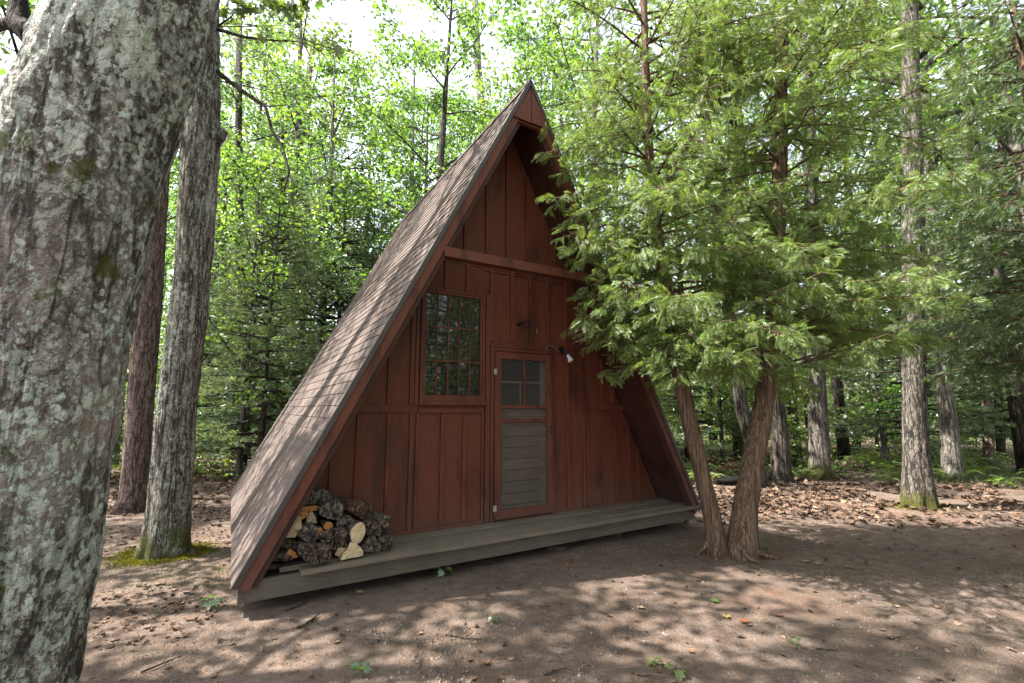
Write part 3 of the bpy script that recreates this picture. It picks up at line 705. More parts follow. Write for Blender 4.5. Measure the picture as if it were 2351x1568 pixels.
# ------------------------------------------------------------------ bark materials
B_BIG = mat_bark('bark_lichen', (.065, .055, .047), (.350, .318, .288), 1.0, .92, (.48, .52, .45), moss=.7, ridge=(10, 10, 4), bump=.75, pink=(.34, .29, .26))
B_OAK = mat_bark('bark_oak', (.045, .038, .032), (.310, .275, .235), 1.5, .82, (.38, .41, .35), moss=.4, foot=1, ridge=(9, 9, 1.2), bump=1.0)
B_OAK2 = mat_bark('bark_oak_dark', (.035, .030, .026), (.230, .200, .172), 1.5, .42, (.30, .32, .28), moss=.3, foot=1, ridge=(9, 9, 1.2), bump=1.0)
B_PINE = mat_bark('bark_red_pine', (.060, .040, .035), (.245, .185, .165), 1.6, .15, (.28, .27, .24), ridge=(8, 8, 2.2), bump=.9)
B_CED = mat_bark('bark_cedar', (.085, .050, .034), (.210, .145, .105), 2.6, .18, (.28, .25, .20), ridge=(14, 14, .45), bump=.6)
B_DARK = mat_bark('bark_dark', (.024, .020, .018), (.135, .115, .097), 1.3, .35, (.17, .18, .15), ridge=(8, 8, 1.0), bump=.9)
B_GREY = mat_bark('bark_grey', (.055, .048, .042), (.260, .232, .20), 1.3, .35, (.22, .23, .19), ridge=(8, 8, 1.2), bump=.8)

def trunk_mesh(name, pts, rad, bark, parent, sides=64, rings=200, amp=.012, sc=1.0, flare=0.0, nflare=5, seed=0, ridge=1.0):
    """thick trunk with real furrows and root flare; pts must rise"""
    P = np.asarray(pts, float); z = np.linspace(P[0, 2], P[-1, 2], rings)
    from_z = lambda c: np.interp(z, P[:, 2], c)
    X = from_z(P[:, 0]); Y = from_z(P[:, 1]); rr = from_z(np.asarray(rad, float))
    k = max(3, rings // 12); ker = np.ones(k) / k
    sm = lambda a: np.convolve(np.pad(a, k, mode='edge'), ker, 'same')[k:-k]
    X, Y, rr = sm(X), sm(Y), sm(rr)
    A = np.linspace(0, 2 * np.pi, sides, endpoint=False)
    ZZ, AA = np.meshgrid(z, A, indexing='ij'); RR = np.repeat(rr[:, None], sides, 1)
    if flare:
        h = np.clip(ZZ - P[0, 2], 0, None); e = np.exp(-h / (rr[0] * 1.6))
        RR = RR * (1 + flare * e * (.55 + .45 * np.cos(nflare * AA + 2.2 * np.sin(AA + seed)))) 
    cx, cy = np.cos(AA), np.sin(AA)
    q = np.stack([(cx * RR).ravel() * 22 * sc, (cy * RR).ravel() * 22 * sc, ZZ.ravel() * 4.0 * sc], 1)
    n1 = fbm(q, 4, seed); rid = (np.abs(n1 - .5) * 2) ** .7
    n2 = fbm(np.stack([(cx * RR).ravel() * 3, (cy * RR).ravel() * 3, ZZ.ravel() * 1.2], 1), 3, seed + 5) - .5
    RR = RR + (rid.reshape(RR.shape) - .45) * amp * 2 * ridge + n2.reshape(RR.shape) * amp * 5
    V = np.stack([(X[:, None] + cx * RR).ravel(), (Y[:, None] + cy * RR).ravel(), ZZ.ravel()], 1)
    i, j = np.meshgrid(np.arange(rings - 1), np.arange(sides), indexing='ij'); j2 = (j + 1) % sides
    F = np.stack([i * sides + j, i * sides + j2, (i + 1) * sides + j2, (i + 1) * sides + j], -1).reshape(-1, 4)
    mb = MB(); mb.add(V, F); return mb.build(name, bark, parent, True)

# ------------------------------------------------------------------ trees placed where they stand
def px_path(pts, Y=None):                  # (x, y, width px) list, first point on the ground
    b = atz(pts[0][0], pts[0][1], 0.0); Yd = b[1] if Y is None else Y; P = []; Rr = []
    for (x, y, wpx) in pts:
        q = atY(x, y, Yd); r = ray(x, y); t = Yd / r[1]
        P.append(q); Rr.append(wpx / 2 / FPX * t / math.sqrt(1 + r[0] ** 2))
    return np.array(P), np.array(Rr)
def named_tree(name, label, pts, H, bark, leafm, seed, z0=5.0, RAD=3.0, nl=12, ns=6, nleaf=9, lsize=.13, kind='decid', Y=None, flare=.35, detail=1.0, group=None, rtop=.05, fine=False, amp=.012, **kw):
    P, Rr = px_path(pts, Y); b = P[0].copy()
    d = P[-1] - P[0]; dz = max(d[2], .5); lean = d[:2] / dz; lean = np.clip(lean, -.06, .06)
    Q = [P[0] - np.array([0, 0, .12])] + [p for p in P[1:]]; Rq = [Rr[0]] + list(Rr[1:])
    if P[-1][2] < H:
        e = P[-1].copy(); zt = np.linspace(P[-1][2], H, 5)[1:]
        for z in zt: Q.append(np.array([e[0] + lean[0] * (z - e[2]), e[1], z])); Rq.append(Rr[-1] + (rtop - Rr[-1]) * (z - e[2]) / (H - e[2]))
    if not fine: Q.insert(1, Q[1] * .0 + P[0] + (P[1] - P[0]) * min(1, .22 / max(P[1][2], .25))); Rq.insert(1, Rr[0] * .98); Rq[0] *= 1.5
    Q = np.array(Q); Q = Q - np.array([b[0], b[1], 0.0]); Q = Q[np.argsort(Q[:, 2])]
    root = empty(name, (b[0], b[1], 0), 0, label, 'tree', group)
    if kind == 'decid':
        decid(Q if not fine else Q[-2:], Rq if not fine else Rq[-2:], z0, H * .97, RAD, nl, ns, nleaf, lsize, seed, bark, leafm, root, sides=14, wob=.10, limb_r=min(.07, Rr[0] * .4), **kw)
        if fine:
            root.children[0].name = 'limbs'
            trunk_mesh('trunk', Q, Rq, bark, root, int(72 * detail), int(260 * detail), amp, 1.0, flare, 5, seed)
    else:
        pine(H, z0, RAD, nl, ns, seed, bark, leafm, root, trunk_pts=Q, trunk_r=Rq, **kw)
    return root

# big leaning lichen trunk, close to the lens
rt = empty('oak_tree', (-1.50, 1.35, 0), 0, 'huge lichen covered leaning tree trunk at the left edge, closest to the viewer', 'tree')
Pb = np.array([(-1.56, 1.33, -.1), (-1.49, 1.33, .5), (-1.425, 1.33, .95), (-1.405, 1.33, 1.5), (-1.37, 1.33, 2.0), (-1.31, 1.33, 2.4), (-1.21, 1.33, 2.9), (-1.12, 1.33, 3.6), (-1.0, 1.35, 5.0), (-.9, 1.4, 7), (-.8, 1.4, 11)])
Rb = np.array([.29, .25, .225, .22, .215, .208, .20, .19, .17, .13, .05])
Pl = Pb - np.array([-1.50, 1.35, 0])
decid(Pl[-3:], Rb[-3:], 6.3, 10.8, 3.2, 11, 4, 19, .13, 501, B_BIG, M_L_BIG, rt, clr=.22, limb_r=.06); rt.children[0].name = 'limbs'
trunk_mesh('trunk', Pl, Rb, B_BIG, rt, 240, 1000, .0115, 1.1, .2, 4, 3, 1.0)
mb = MB(); s0 = np.array([-1.36, 1.28, 2.72]) - np.array([-1.50, 1.35, 0])
mb.tube([s0, s0 + (-.10, -.02, .02), s0 + (-.15, -.02, .07), s0 + (-.17, -.02, .16), s0 + (-.20, .0, .5)], [.05, .040, .032, .022, .012], 10, 0, True, .3, 2)
mb.tube([s0 + (-.14, -.02, .05), s0 + (-.22, 0, .09), s0 + (-.36, .05, .10), s0 + (-.6, .1, .22)], [.026, .018, .013, .007], 8, 0, True, .2, 4)
mb.build('branch_stub', B_DARK, rt, True)

# lichen trunk behind it
t1 = named_tree('oak_tree', 'grey lichen covered tree with mossy flared foot, left of the cabin roof', [(378, 1272, 112), (392, 1150, 100), (402, 960, 99), (436, 700, 90), (452, 500, 90), (462, 300, 94), (462, 100, 88), (462, 0, 84)], 12.5, B_OAK, M_L_BIG, 511, z0=7.2, RAD=3.0, nl=9, ns=4, nleaf=17, clr=.24, fine=True, flare=.55, amp=.011)
b1 = atz(378, 1272)
Pt = atY(505, 130, b1[1]) - np.array([b1[0], b1[1], 0]); mb = MB()
for (pp, rr) in (([(500, 68), (560, 85), (620, 92), (660, 95)], .022), ([(500, 165), (530, 190), (580, 225), (610, 245), (625, 300), (650, 340), (664, 395), (652, 440)], .030), ([(582, 228), (620, 245), (660, 240)], .012), ([(500, 60), (530, 40), (545, 18)], .014), ([(650, 92), (700, 98), (740, 120)], .010)):
    Q = [atY(x, y, b1[1] - .25 * i / len(pp)) - np.array([b1[0], b1[1], 0]) for i, (x, y) in enumerate(pp)]
    mb.tube(Q, np.linspace(rr * 1.0, rr * .35, len(Q)), 7, 0, True, .1, 3)
mb.build('branch', B_DARK, t1, True)
lb = MB(); rg_ = np.random.default_rng(5); V_, F_ = mapleleaf(1.0)
pl_ = [atY(x + rg_.normal() * 14, y + rg_.normal() * 9, b1[1] - .25) - np.array([b1[0], b1[1], 0]) for (x, y, k_) in ((540, 14, 9), (580, 22, 9), (620, 12, 12), (655, 20, 12), (690, 45, 5), (700, 8, 10), (600, 90, 3), (740, 118, 3), (520, 40, 4)) for _ in range(k_)]
lb.inst(V_, F_, rand_mats(len(pl_), np.array(pl_), rg_.uniform(.09, .15, len(pl_)), .5, rg_, droop=.5)); lb.build('leaves', M_L_DARK, t1)
mb = MB(); q0 = atY(497, 310, b1[1]) - np.array([b1[0], b1[1], 0]); mb.tube([q0 + (-.03, 0, -.06), q0 + (.05, -.01, .0), q0 + (.11, -.02, .06)], [.11, .085, .05], 12, 0, True, .2, 7); mb.build('branch_stub', B_OAK, t1, True)

named_tree('pine_tree', 'straight reddish barked pine trunk between the two lichen covered trunks', [(303, 1170, 74), (312, 1080, 68), (325, 900, 68), (343, 700, 64), (356, 500, 60), (372, 250, 54)], 14, B_PINE, M_PINE, 521, kind='pine', z0=8, RAD=2.4, nl=14, ns=4, sag=-.1, step=.22, tl=.14, tw=.01)

# the cedar with two stems beside the porch
cb = atz(1668, 1268); cb[2] = 0; ced = empty('cedar_tree', cb, 0, 'two stemmed cedar with feathery green foliage growing right of the porch', 'tree')
def stem(pts, Y0, Y1):
    P = []; Rr = []
    n = len(pts)
    for i, (x, y, wpx) in enumerate(pts):
        Yd = Y0 + (Y1 - Y0) * i / (n - 1); q = atY(x, y, Yd); r = ray(x, y); P.append(q - cb); Rr.append(wpx / 2 / FPX * Yd / r[1] / math.sqrt(1 + r[0] ** 2))
    return np.array(P), np.array(Rr)
S1, R1 = stem([(1648, 1275, 58), (1644, 1222, 44), (1618, 1120, 39), (1590, 1000, 40), (1568, 900, 38), (1548, 800, 36), (1533, 700, 33), (1515, 600, 30), (1503, 500, 28), (1492, 400, 26), (1484, 250, 22), (1480, 60, 18)], 5.55, 5.75)
S2, R2 = stem([(1703, 1275, 84), (1702, 1235, 66), (1716, 1130, 56), (1738, 1020, 54), (1757, 920, 50), (1769, 820, 45), (1777, 720, 41), (1785, 600, 38), (1790, 450, 38), (1793, 250, 34), (1795, 20, 30)], 5.5, 5.6)
S1[0, 2] = S2[0, 2] = -.1
for S, Rr_, sd_ in ((S1, R1, 31), (S2, R2, 32)):
    d = S[-1] - S[-3]; d = d / d[2]; e = S[-1] + d * 1.5 * np.array([.5, .5, 1]); e2 = e + np.array([0, 0, 1.2])
    S = np.vstack([S, e, e2]); Rr_ = np.append(Rr_, [Rr_[-1] * .6, .012]); trunk_mesh('stem', S, Rr_, B_CED, ced, 40, 240, .0045, 1.6, .25, 3, sd_, 1.0)
    if sd_ == 31: S1x = S
    else: S2x = S
mb = MB()
for (x0_, y0_, L, az, rr) in ((.10, -.05, .45, -.45, .045), (.06, -.08, .34, -1.2, .038), (-.12, -.06, .28, -2.2, .036), (.14, .02, .35, .2, .035), (-.16, .0, .25, 3.3, .03)):
    Q = [np.array([x0_ - .02 * math.cos(az), y0_, .20]), np.array([x0_ + .25 * L * math.cos(az), y0_ + .25 * L * math.sin(az), .08]), np.array([x0_ + .6 * L * math.cos(az), y0_ + .6 * L * math.sin(az), .015]), np.array([x0_ + L * math.cos(az + .2), y0_ + L * math.sin(az + .2), -.03])]
    mb.tube(Q, [rr * .8, rr, rr * .7, rr * .3], 10, 0, True, .15, int(az * 10) + 40)
mb.build('root', B_CED, ced, True)

def cedar_fol(stems, levels, Lf, seed, parent, bark, leafm, per=1.0, size=.24, cut=None, extra=()):
    rg = np.random.default_rng(seed); mb = MB(); lb = MB(); pos = []; dr = []; sc = []
    for S in stems:
        for (z, k) in list(levels) + ([('x', len(extra))] if S is stems[0] else []):
            for j in range(k):
                if z == 'x':
                    tg = extra[j]; zz = tg[2] + .25; p = np.array([np.interp(zz, S[:, 2], S[:, 0]), np.interp(zz, S[:, 2], S[:, 1]), zz]); az = math.atan2(tg[1] - p[1], tg[0] - p[0]); L = math.hypot(tg[1] - p[1], tg[0] - p[0]); f_ = np.linspace(0, 1, 8)[:, None]
                    Q = p + (tg - p) * f_; Q[:, 2] += .16 * np.sin(f_[:, 0] * 3.1) + rg.normal(size=8) * .01; Q[:, :2] += rg.normal(size=(8, 2)) * .02
                else:
                    zz = z + rg.uniform(-.15, .15); p = np.array([np.interp(zz, S[:, 2], S[:, 0]), np.interp(zz, S[:, 2], S[:, 1]), zz]); az = rg.uniform(-math.pi, math.pi)
                    L = Lf(zz, az) * rg.uniform(.7, 1.1)
                    if L < .25: continue
                    Q = limb(p, az, rg.uniform(-.05, .45), L, 8, -.55, rg, .07)
                if z != 'x' and cut is not None and cut(Q[-1] + 0): continue
                mb.tube(Q, np.linspace(.018, .004, 8), 5, 0, False)
                m = int(L / .085 * per)
                for q in range(m):
                    t = .18 + .82 * (q + rg.uniform(0, 1)) / m; c = lerp_path(Q, min(t, .995)); ax = az + (1 if q % 2 else -1) * rg.uniform(.5, 1.1)
                    l2 = (.50 * (1.15 - t) * L * .6 + .12) * rg.uniform(.6, 1.2); T = limb(c, ax, rg.uniform(-.35, .2), l2, 4, -.4, rg, .06)
                    mb.tube(T, [.006, .005, .003, .002], 3, 0, False); kk = max(1, int(l2 / .065))
                    for u_ in range(kk):
                        f = (u_ + .6) / kk; pp = lerp_path(T, min(f, .99)); d = T[-1] - T[-2]; d = d / np.linalg.norm(d)
                        a2 = rg.uniform(.3, .8) * (1 if u_ % 2 else -1); d2 = np.array([d[0] * math.cos(a2) - d[1] * math.sin(a2), d[0] * math.sin(a2) + d[1] * math.cos(a2), d[2] - .25])
                        pos.append(pp); dr.append(d2); sc.append(rg.uniform(.65, 1.25))
                    pos.append(T[-1]); dr.append(d); sc.append(rg.uniform(.8, 1.25))
                pos.append(Q[-1]); dr.append((Q[-1] - Q[-2]) / np.linalg.norm(Q[-1] - Q[-2])); sc.append(1.3)
    pos = np.array(pos); dr = np.array(dr); k = len(pos); sc = np.array(sc) * size
    M = rand_mats(k, pos, sc, .42, rg, dr, droop=.22); idx = rg.integers(0, 4, k)
    if cut is not None:
        keep = ~np.array([cut(p) for p in pos]); M = M[keep]; idx = idx[keep]
    for q in range(4): lb.inst(SPR[q][0], SPR[q][1], M[idx == q])
    mb.build('limbs', bark, parent, True); lb.build('crown', leafm, parent); return len(M)
def Lced(z, az):
    toward = math.cos(az - math.radians(-110)); toright = math.cos(az)
    L = 1.45 + .35 * toward + .45 * toright
    toleft = math.cos(az - math.radians(-150)); L += .25 * max(0, toleft)
    if z < 2.3: L *= .85
    return L
def cutc(p):                                # keep clear of the cabin body and the trodden ground
    q = p + cb; u = q @ U; v = q @ Vd; z = q[2]
    if z < 1.72: return True
    xr = HW - (z - ZB) / math.tan(ANG)
    if v > V0 - .12 and v < V0 + DEP and abs(u - UC) < xr + .06: return True
    if v <= V0 - .12 and (u - UC) < xr - 1.45 - .25 * math.sin(z * 5): return True
    return False
lv = [(z, 6 if z < 4.4 else 5) for z in np.arange(2.1, 7.3, .29)]
ns_ = cedar_fol([S1x, S2x], lv, Lced, 61, ced, B_CED, M_CEDAR, .88, .118, cutc, [atY(x, y, Y) - cb for x, y, Y in ((1258, 352, 5.1), (1275, 458, 5.0), (1296, 545, 5.0), (1335, 600, 5.1), (1380, 650, 5.0), (1312, 768, 4.8), (1340, 735, 4.9), (1400, 800, 4.9), (1360, 800, 5.0), (1420, 700, 4.9), (1500, 840, 4.7), (1560, 870, 4.6), (1700, 860, 4.5), (1620, 800, 4.4), (1850, 800, 4.7), (1900, 700, 4.6), (1770, 820, 4.6), (1460, 560, 4.9), (1290, 400, 5.2), (1310, 500, 5.1), (1325, 570, 5.0), (1365, 625, 5.0), (1335, 785, 4.8), (1375, 720, 5.0), (1410, 760, 5.1), (1350, 690, 5.1), (1265, 300, 5.3), (1290, 250, 5.4), (1440, 820, 5.0), (1530, 810, 4.6))])

ced2 = empty('cedar_tree', (7.5, 6.1, 0), 0, 'shaded cedar whose dark drooping boughs hang in from beyond the right edge', 'tree')
S3 = np.array([(0, 0, -.1), (.03, .02, 1.5), (-.04, .05, 3.5), (0, 0, 6.5), (0, 0, 8.2)])
trunk_mesh('stem', S3, [.17, .14, .11, .05, .01], B_CED, ced2, 32, 120, .004, 1.6, .3, 3, 41)
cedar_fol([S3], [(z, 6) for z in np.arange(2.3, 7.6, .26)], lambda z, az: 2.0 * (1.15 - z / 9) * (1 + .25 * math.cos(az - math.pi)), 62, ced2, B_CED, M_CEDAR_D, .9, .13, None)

# ------------------------------------------------------------------ named trees in view
NT_ = [
 ('oak_tree', 'tall dark slender trunk standing alone between the lichen covered tree and the cabin roof', [(565, 1060, 24), (560, 850, 23), (552, 600, 20), (548, 300, 17), (549, 30, 15)], 13, B_DARK, M_L_BIG, 531, dict(z0=5.5, RAD=2.6, nl=12, ns=6, nleaf=9, lsize=.13)),
 ('maple_tree', 'dark trunk half hidden by pine boughs, left one of a close pair', [(479, 1043, 23), (478, 800, 21), (500, 560, 17), (522, 300, 14)], 11, B_GREY, M_L_BIG, 532, dict(z0=4.5, RAD=2.4, nl=10, ns=6, nleaf=9, lsize=.13)),
 ('maple_tree', 'dark trunk half hidden by pine boughs, right one of a close pair', [(510, 1044, 27), (512, 800, 22), (512, 560, 18)], 12, B_DARK, M_L_BIG, 533, dict(z0=5, RAD=2.6, nl=10, ns=6, nleaf=9, lsize=.13)),
 ('pine_tree', 'dark pine trunk rising right behind the left roof edge', [(652, 1052, 27), (652, 800, 26), (650, 600, 20), (648, 380, 15)], 12, B_DARK, M_PINE, 534, dict(kind='pine', z0=4.2, RAD=2.2, nl=20, ns=4, step=.2, tl=.15, tw=.010)),
 ('oak_tree', 'forked oak with a long bent limb in the sunny canopy left of the roof', [(672, 1018, 30), (676, 700, 24), (688, 395, 20), (698, 242, 17), (722, 88, 14)], 17, B_GREY, M_L_BIG, 535, dict(z0=5.5, RAD=4.0, nl=16, ns=7, nleaf=11, lsize=.16)),
 ('oak_tree', 'slim pale trunk rising behind the roof ridge left of its peak', [(1115, 1030, 24), (1110, 290, 19), (1097, 150, 17), (1090, 0, 15)], 16, B_GREY, M_L_YOUNG, 536, dict(z0=4.5, RAD=3.6, nl=16, ns=7, nleaf=11, lsize=.15)),
 ('oak_tree', 'dark ridged trunk leaning left behind the cedar stems, left one of the leaning pair', [(1752, 1116, 36), (1728, 1030, 33), (1703, 938, 32), (1686, 834, 30), (1660, 600, 26), (1625, 300, 22)], 12, B_DARK, M_L_BIG, 537, dict(z0=6, RAD=2.8, nl=11, ns=6, nleaf=9, lsize=.13)),
 ('oak_tree', 'dark ridged trunk behind the right cedar stem, right one of the leaning pair', [(1794, 1103, 50), (1790, 1000, 42), (1778, 896, 38), (1742, 763, 34), (1715, 560, 30), (1690, 250, 26)], 13, B_DARK, M_L_BIG, 538, dict(z0=6, RAD=2.8, nl=11, ns=6, nleaf=9, lsize=.13)),
 ('oak_tree', 'sturdy grey brown trunk with furrowed bark midway between the cedar and the big right trunk', [(1883, 1095, 55), (1879, 980, 48), (1876, 896, 45), (1868, 708, 40), (1862, 400, 34)], 14, B_OAK2, M_L_BIG, 539, dict(z0=5.5, RAD=3.0, nl=12, ns=6, nleaf=10, lsize=.14)),
 ('maple_tree', 'thin distant trunk with a pale patch behind the grey brown one', [(1960, 1002, 22), (1950, 900, 18), (1944, 800, 15)], 13, B_GREY, M_L_YOUNG, 540, dict(z0=4, RAD=3.0, nl=12, ns=6, nleaf=10, lsize=.15)),
 ('maple_tree', 'thin crooked sapling trunk bending left, just left of the big right trunk', [(2031, 1068, 22), (2028, 1020, 19), (2015, 958, 14), (2003, 824, 12), (1996, 600, 10)], 8, B_GREY, M_L_YOUNG, 541, dict(z0=3.5, RAD=1.8, nl=10, ns=5, nleaf=9, lsize=.12)),
 ('oak_tree', 'thick furrowed trunk with sunlit left edge and mossy foot at the right', [(2108, 1164, 82), (2105, 1080, 70), (2100, 980, 62), (2099, 896, 58), (2097, 709, 56), (2096, 420, 50), (2091, 180, 46), (2088, 0, 42)], 14, B_OAK2, M_L_BIG, 542, dict(z0=6.5, RAD=3.2, nl=12, ns=6, nleaf=9, lsize=.13, fine=True, flare=.5, detail=.8, amp=.012)),
 ('oak_tree', 'smooth greyish trunk directly behind the thick furrowed one at the right', [(2188, 1102, 54), (2178, 980, 46), (2166, 880, 42), (2152, 700, 38), (2140, 400, 33)], 13, B_GREY, M_L_BIG, 543, dict(z0=6, RAD=2.8, nl=11, ns=6, nleaf=9, lsize=.13)),
 ('pine_tree', 'straight dark trunk near the right edge, left one of two standing together', [(2271, 1060, 30), (2266, 900, 27), (2262, 750, 24), (2240, 500, 20), (2217, 330, 17)], 14, B_PINE, M_PINE, 544, dict(kind='pine', z0=5.0, RAD=2.4, nl=20, ns=4, step=.2, tl=.15, tw=.010)),
 ('pine_tree', 'straight dark trunk near the right edge, right one of two standing together', [(2299, 1052, 24), (2292, 900, 23), (2287, 750, 22), (2280, 560, 20), (2262, 300, 17)], 14, B_DARK, M_PINE, 545, dict(kind='pine', z0=5.5, RAD=2.4, nl=18, ns=4, step=.2, tl=.15, tw=.010)),
 ('pine_tree', 'dark leaning trunk high at the right edge of the picture', [(2395, 1080, 28), (2372, 800, 24), (2346, 600, 22), (2318, 460, 20), (2298, 330, 18)], 13, B_DARK, M_PINE, 546, dict(kind='pine', z0=5.0, RAD=2.4, nl=18, ns=4, step=.2, tl=.15, tw=.010)),
 ('maple_tree', 'pencil thin sapling behind the gap right of the left cedar stem', [(1659, 1070, 11), (1655, 980, 9), (1650, 880, 8)], 6, B_DARK, M_L_YOUNG, 547, dict(z0=1.8, RAD=1.3, nl=9, ns=4, nleaf=9, lsize=.12)),
 ('maple_tree', 'slender dark trunk just right of the lower right roof edge', [(1592, 1040, 16), (1580, 900, 14), (1572, 800, 13), (1560, 600, 12)], 11, B_DARK, M_L_YOUNG, 548, dict(z0=3.5, RAD=2.4, nl=11, ns=6, nleaf=9, lsize=.14)),
]
for nm, lb_, pts, H, bk, lf, sd_, kw in NT_: named_tree(nm, lb_, pts, H, bk, lf, sd_, **kw)

# ------------------------------------------------------------------ forest: prototypes and copies
def proto_decid(nm, seed, H, z0, RAD, nl, ns, nleaf, ls, r0, bark, leafm, **kw):
    rg = np.random.default_rng(seed); root = empty(nm, (0, 0, 0))
    P = np.array([(0, 0, -.15), (rg.normal() * .06, rg.normal() * .06, H * .25), (rg.normal() * .15, rg.normal() * .15, H * .55), (rg.normal() * .2, rg.normal() * .2, H)])
    decid(P, [r0 * 1.15, r0 * .85, r0 * .6, .02], z0, H * .97, RAD, nl, ns, nleaf, ls, seed, bark, leafm, root, sides=10, wob=.08, **kw); return root
def proto_pine(nm, seed, H, z0, RAD, nw, nb, **kw):
    root = empty(nm, (0, 0, 0)); pine(H, z0, RAD, nw, nb, seed, B_DARK, M_PINE, root, **kw); return root
PR = {
 'A': proto_decid('maple_tree', 601, 15, 4.5, 3.4, 15, 4, 27, .155, .17, B_GREY, M_L_BIG, clr=.28),
 'B': proto_decid('oak_tree', 602, 17, 6.0, 3.8, 15, 4, 27, .165, .20, B_DARK, M_L_BIG, clr=.29),
 'C': proto_decid('beech_tree', 603, 10, 2.0, 2.6, 18, 7, 11, .14, .08, B_GREY, M_L_YOUNG, flat=.4),
 'S': proto_decid('maple_sapling', 604, 3.6, .7, 1.3, 14, 6, 10, .11, .022, B_DARK, M_L_YOUNG, limb_r=.010, clr=.16, flat=.35, upang=.25),
 'T': proto_decid('maple_sapling', 605, 2.2, .3, .95, 13, 5, 10, .10, .016, B_DARK, M_L_YOUNG, limb_r=.008, clr=.14, flat=.35, upang=.3),
 'P': proto_pine('young_pine', 606, 7.5, .9, 2.1, 22, 5, r0=.07, step=.10, tl=.12, tw=.007),
 'Q': proto_pine('young_pine', 607, 5.2, .6, 1.7, 18, 5, r0=.05, step=.10, tl=.12, tw=.007),
}
used = {}
rf = np.random.default_rng(99)
LBL = {'A': ('leafy maple with bright translucent crown in the forest behind the cabin', 'tree', 'forest maples behind the cabin'),  # also labels the unseen trees added on the left to shade the yard
       'B': ('tall dark trunked oak in the forest behind the cabin', 'tree', 'forest oaks behind the cabin'),
       'C': ('slender beech with low pale green leaves in the forest behind', 'tree', 'forest beeches behind the cabin'),
       'S': ('man high leafy sapling in the undergrowth between the forest trunks', 'sapling', 'saplings in the undergrowth'),
       'T': ('low bushy sapling on the forest floor between the trunks', 'sapling', 'low saplings on the forest floor'),
       'P': ('soft needled young pine in the shade of the forest', 'pine', 'young pines in the forest'),
       'Q': ('small young pine with drooping feathery boughs in the forest', 'pine', 'small young pines in the forest')}
def place(kind, x, y, s=1.0, label=None, sz=1.0):
    loc = (x, y, float(gz(x, y)) if math.hypot(x, y) < 70 else 0); rz = rf.uniform(0, 6.28); sc = (s, s, s * sz); lb_, ct, gp = LBL[kind]
    if kind not in used:
        o = PR[kind]; used[kind] = 1; o.location = loc; o.rotation_euler = (0, 0, rz); o.scale = sc; tag(o, label or lb_, ct, None if label else gp); return o
    o = copy_tree(PR[kind], loc, rz, sc); o['label'] = label or lb_; o['category'] = ct
    if label:
        if 'group' in o: del o['group']
    else: o['group'] = gp
    return o
# pines seen left of the cabin roof
for px, Y, kd, s, lb_ in ((625, 10.3, 'P', .95, 'soft needled young pine nearest to the left roof edge'), (780, 13.2, 'P', 1.25, 'broad young pine rising over the upper part of the left roof slope'), (590, 12.2, 'P', .95, 'feathery young pine between the slender dark trunk and the cabin roof'), (735, 12.6, 'P', 1.1, 'tall young pine with soft boughs directly left of the upper roof slope'),
                    (470, 11.8, 'Q', 1.0, 'small pine with drooping boughs in front of the paired trunks at the left'), (850, 14.2, 'P', 1.15, 'young pine peeking over the roof slope halfway up'),
                    (245, 10.5, 'Q', .6, 'small dark pine low behind the huge leaning trunk'), (655, 15.5, 'P', 1.25, 'farther young pine behind the slender dark trunk'), (560, 17, 'P', 1.2, 'slim young pine far behind the paired trunks at the left'),
                    (1440, 12.5, 'P', 1.0, 'young pine behind the right roof slope beside the cedar'), (1560, 15, 'P', 1.1, 'young pine seen through the gap right of the roof'),
                    (2370, 11.5, 'P', 1.15, 'large young pine with dark boughs at the right edge'), (2230, 16, 'P', 1.2, 'young pine behind the two straight dark trunks'),
                    (1990, 18, 'P', 1.25, 'young pine far behind the crooked sapling'), (2080, 13, 'P', 1.1, 'young pine behind the thick furrowed trunk at the right'), (60, 10, 'P', 1.2, 'young pine seen left above the huge leaning trunk')):
    x = (px - CX) / FPX * Y * 1.02; place(kd, x, Y, s, lb_)
pts_ = []
def ok(x, y, dmin):
    q = np.array([x, y, 0]); u = q @ U; v = q @ Vd
    if -1.2 < u < 7.0 and 2.0 < v < 11.2: return False
    for a, b, d in pts_:
        if math.hypot(x - a, y - b) < dmin: return False
    pts_.append((x, y, dmin)); return True
# canopy trees, 15 to 60 m away
n = 0; t = 0
while n < 74 and t < 4000:
    t += 1; Y = 14.5 + 42 * rf.uniform() ** .9; X = rf.uniform(-1.35, 1.35) * Y
    if 2 < X < 17 and Y < 23 and rf.uniform() < .6: continue
    if not ok(X, Y, 2.6): continue
    kd = rf.choice(['A', 'B', 'C'], p=[.42, .28, .30]); place(kd, X, Y, rf.uniform(.85, 1.15), sz=rf.uniform(1.0, 1.4)); n += 1
# nearer ones on both sides and beside the cabin, unseen left ones added to shade the yard
for (X, Y, kd, s) in ((-5.5, 13.0, 'A', .85), (-3.0, 15.5, 'A', .9), (-9.5, 8.5, 'B', .85), (-7.5, 3.5, 'A', .85), (-5.4, 2.6, 'A', .85), (-7.0, -.8, 'A', .85), (-4.2, -.6, 'B', .7), (-11, 13, 'A', .9), (9.5, 8.0, 'A', .9), (12.5, 11.5, 'B', .9), (7.2, 3.0, 'A', .8), (-1.5, 13.5, 'C', .95), (1.8, 14.5, 'A', .95), (-14, 6, 'B', .9), (-6.2, 10.8, 'C', .8), (2.2, 11.2, 'A', .95), (-1.8, 12.0, 'B', .85), (.4, 17.5, 'A', 1.2), (-4.2, 18.5, 'A', 1.2), (-8, 17, 'A', 1.15), (4.5, 18.5, 'A', 1.2), (9, 15, 'A', 1.0)):
    pts_.append((X, Y, 2)); place(kd, X, Y, s)
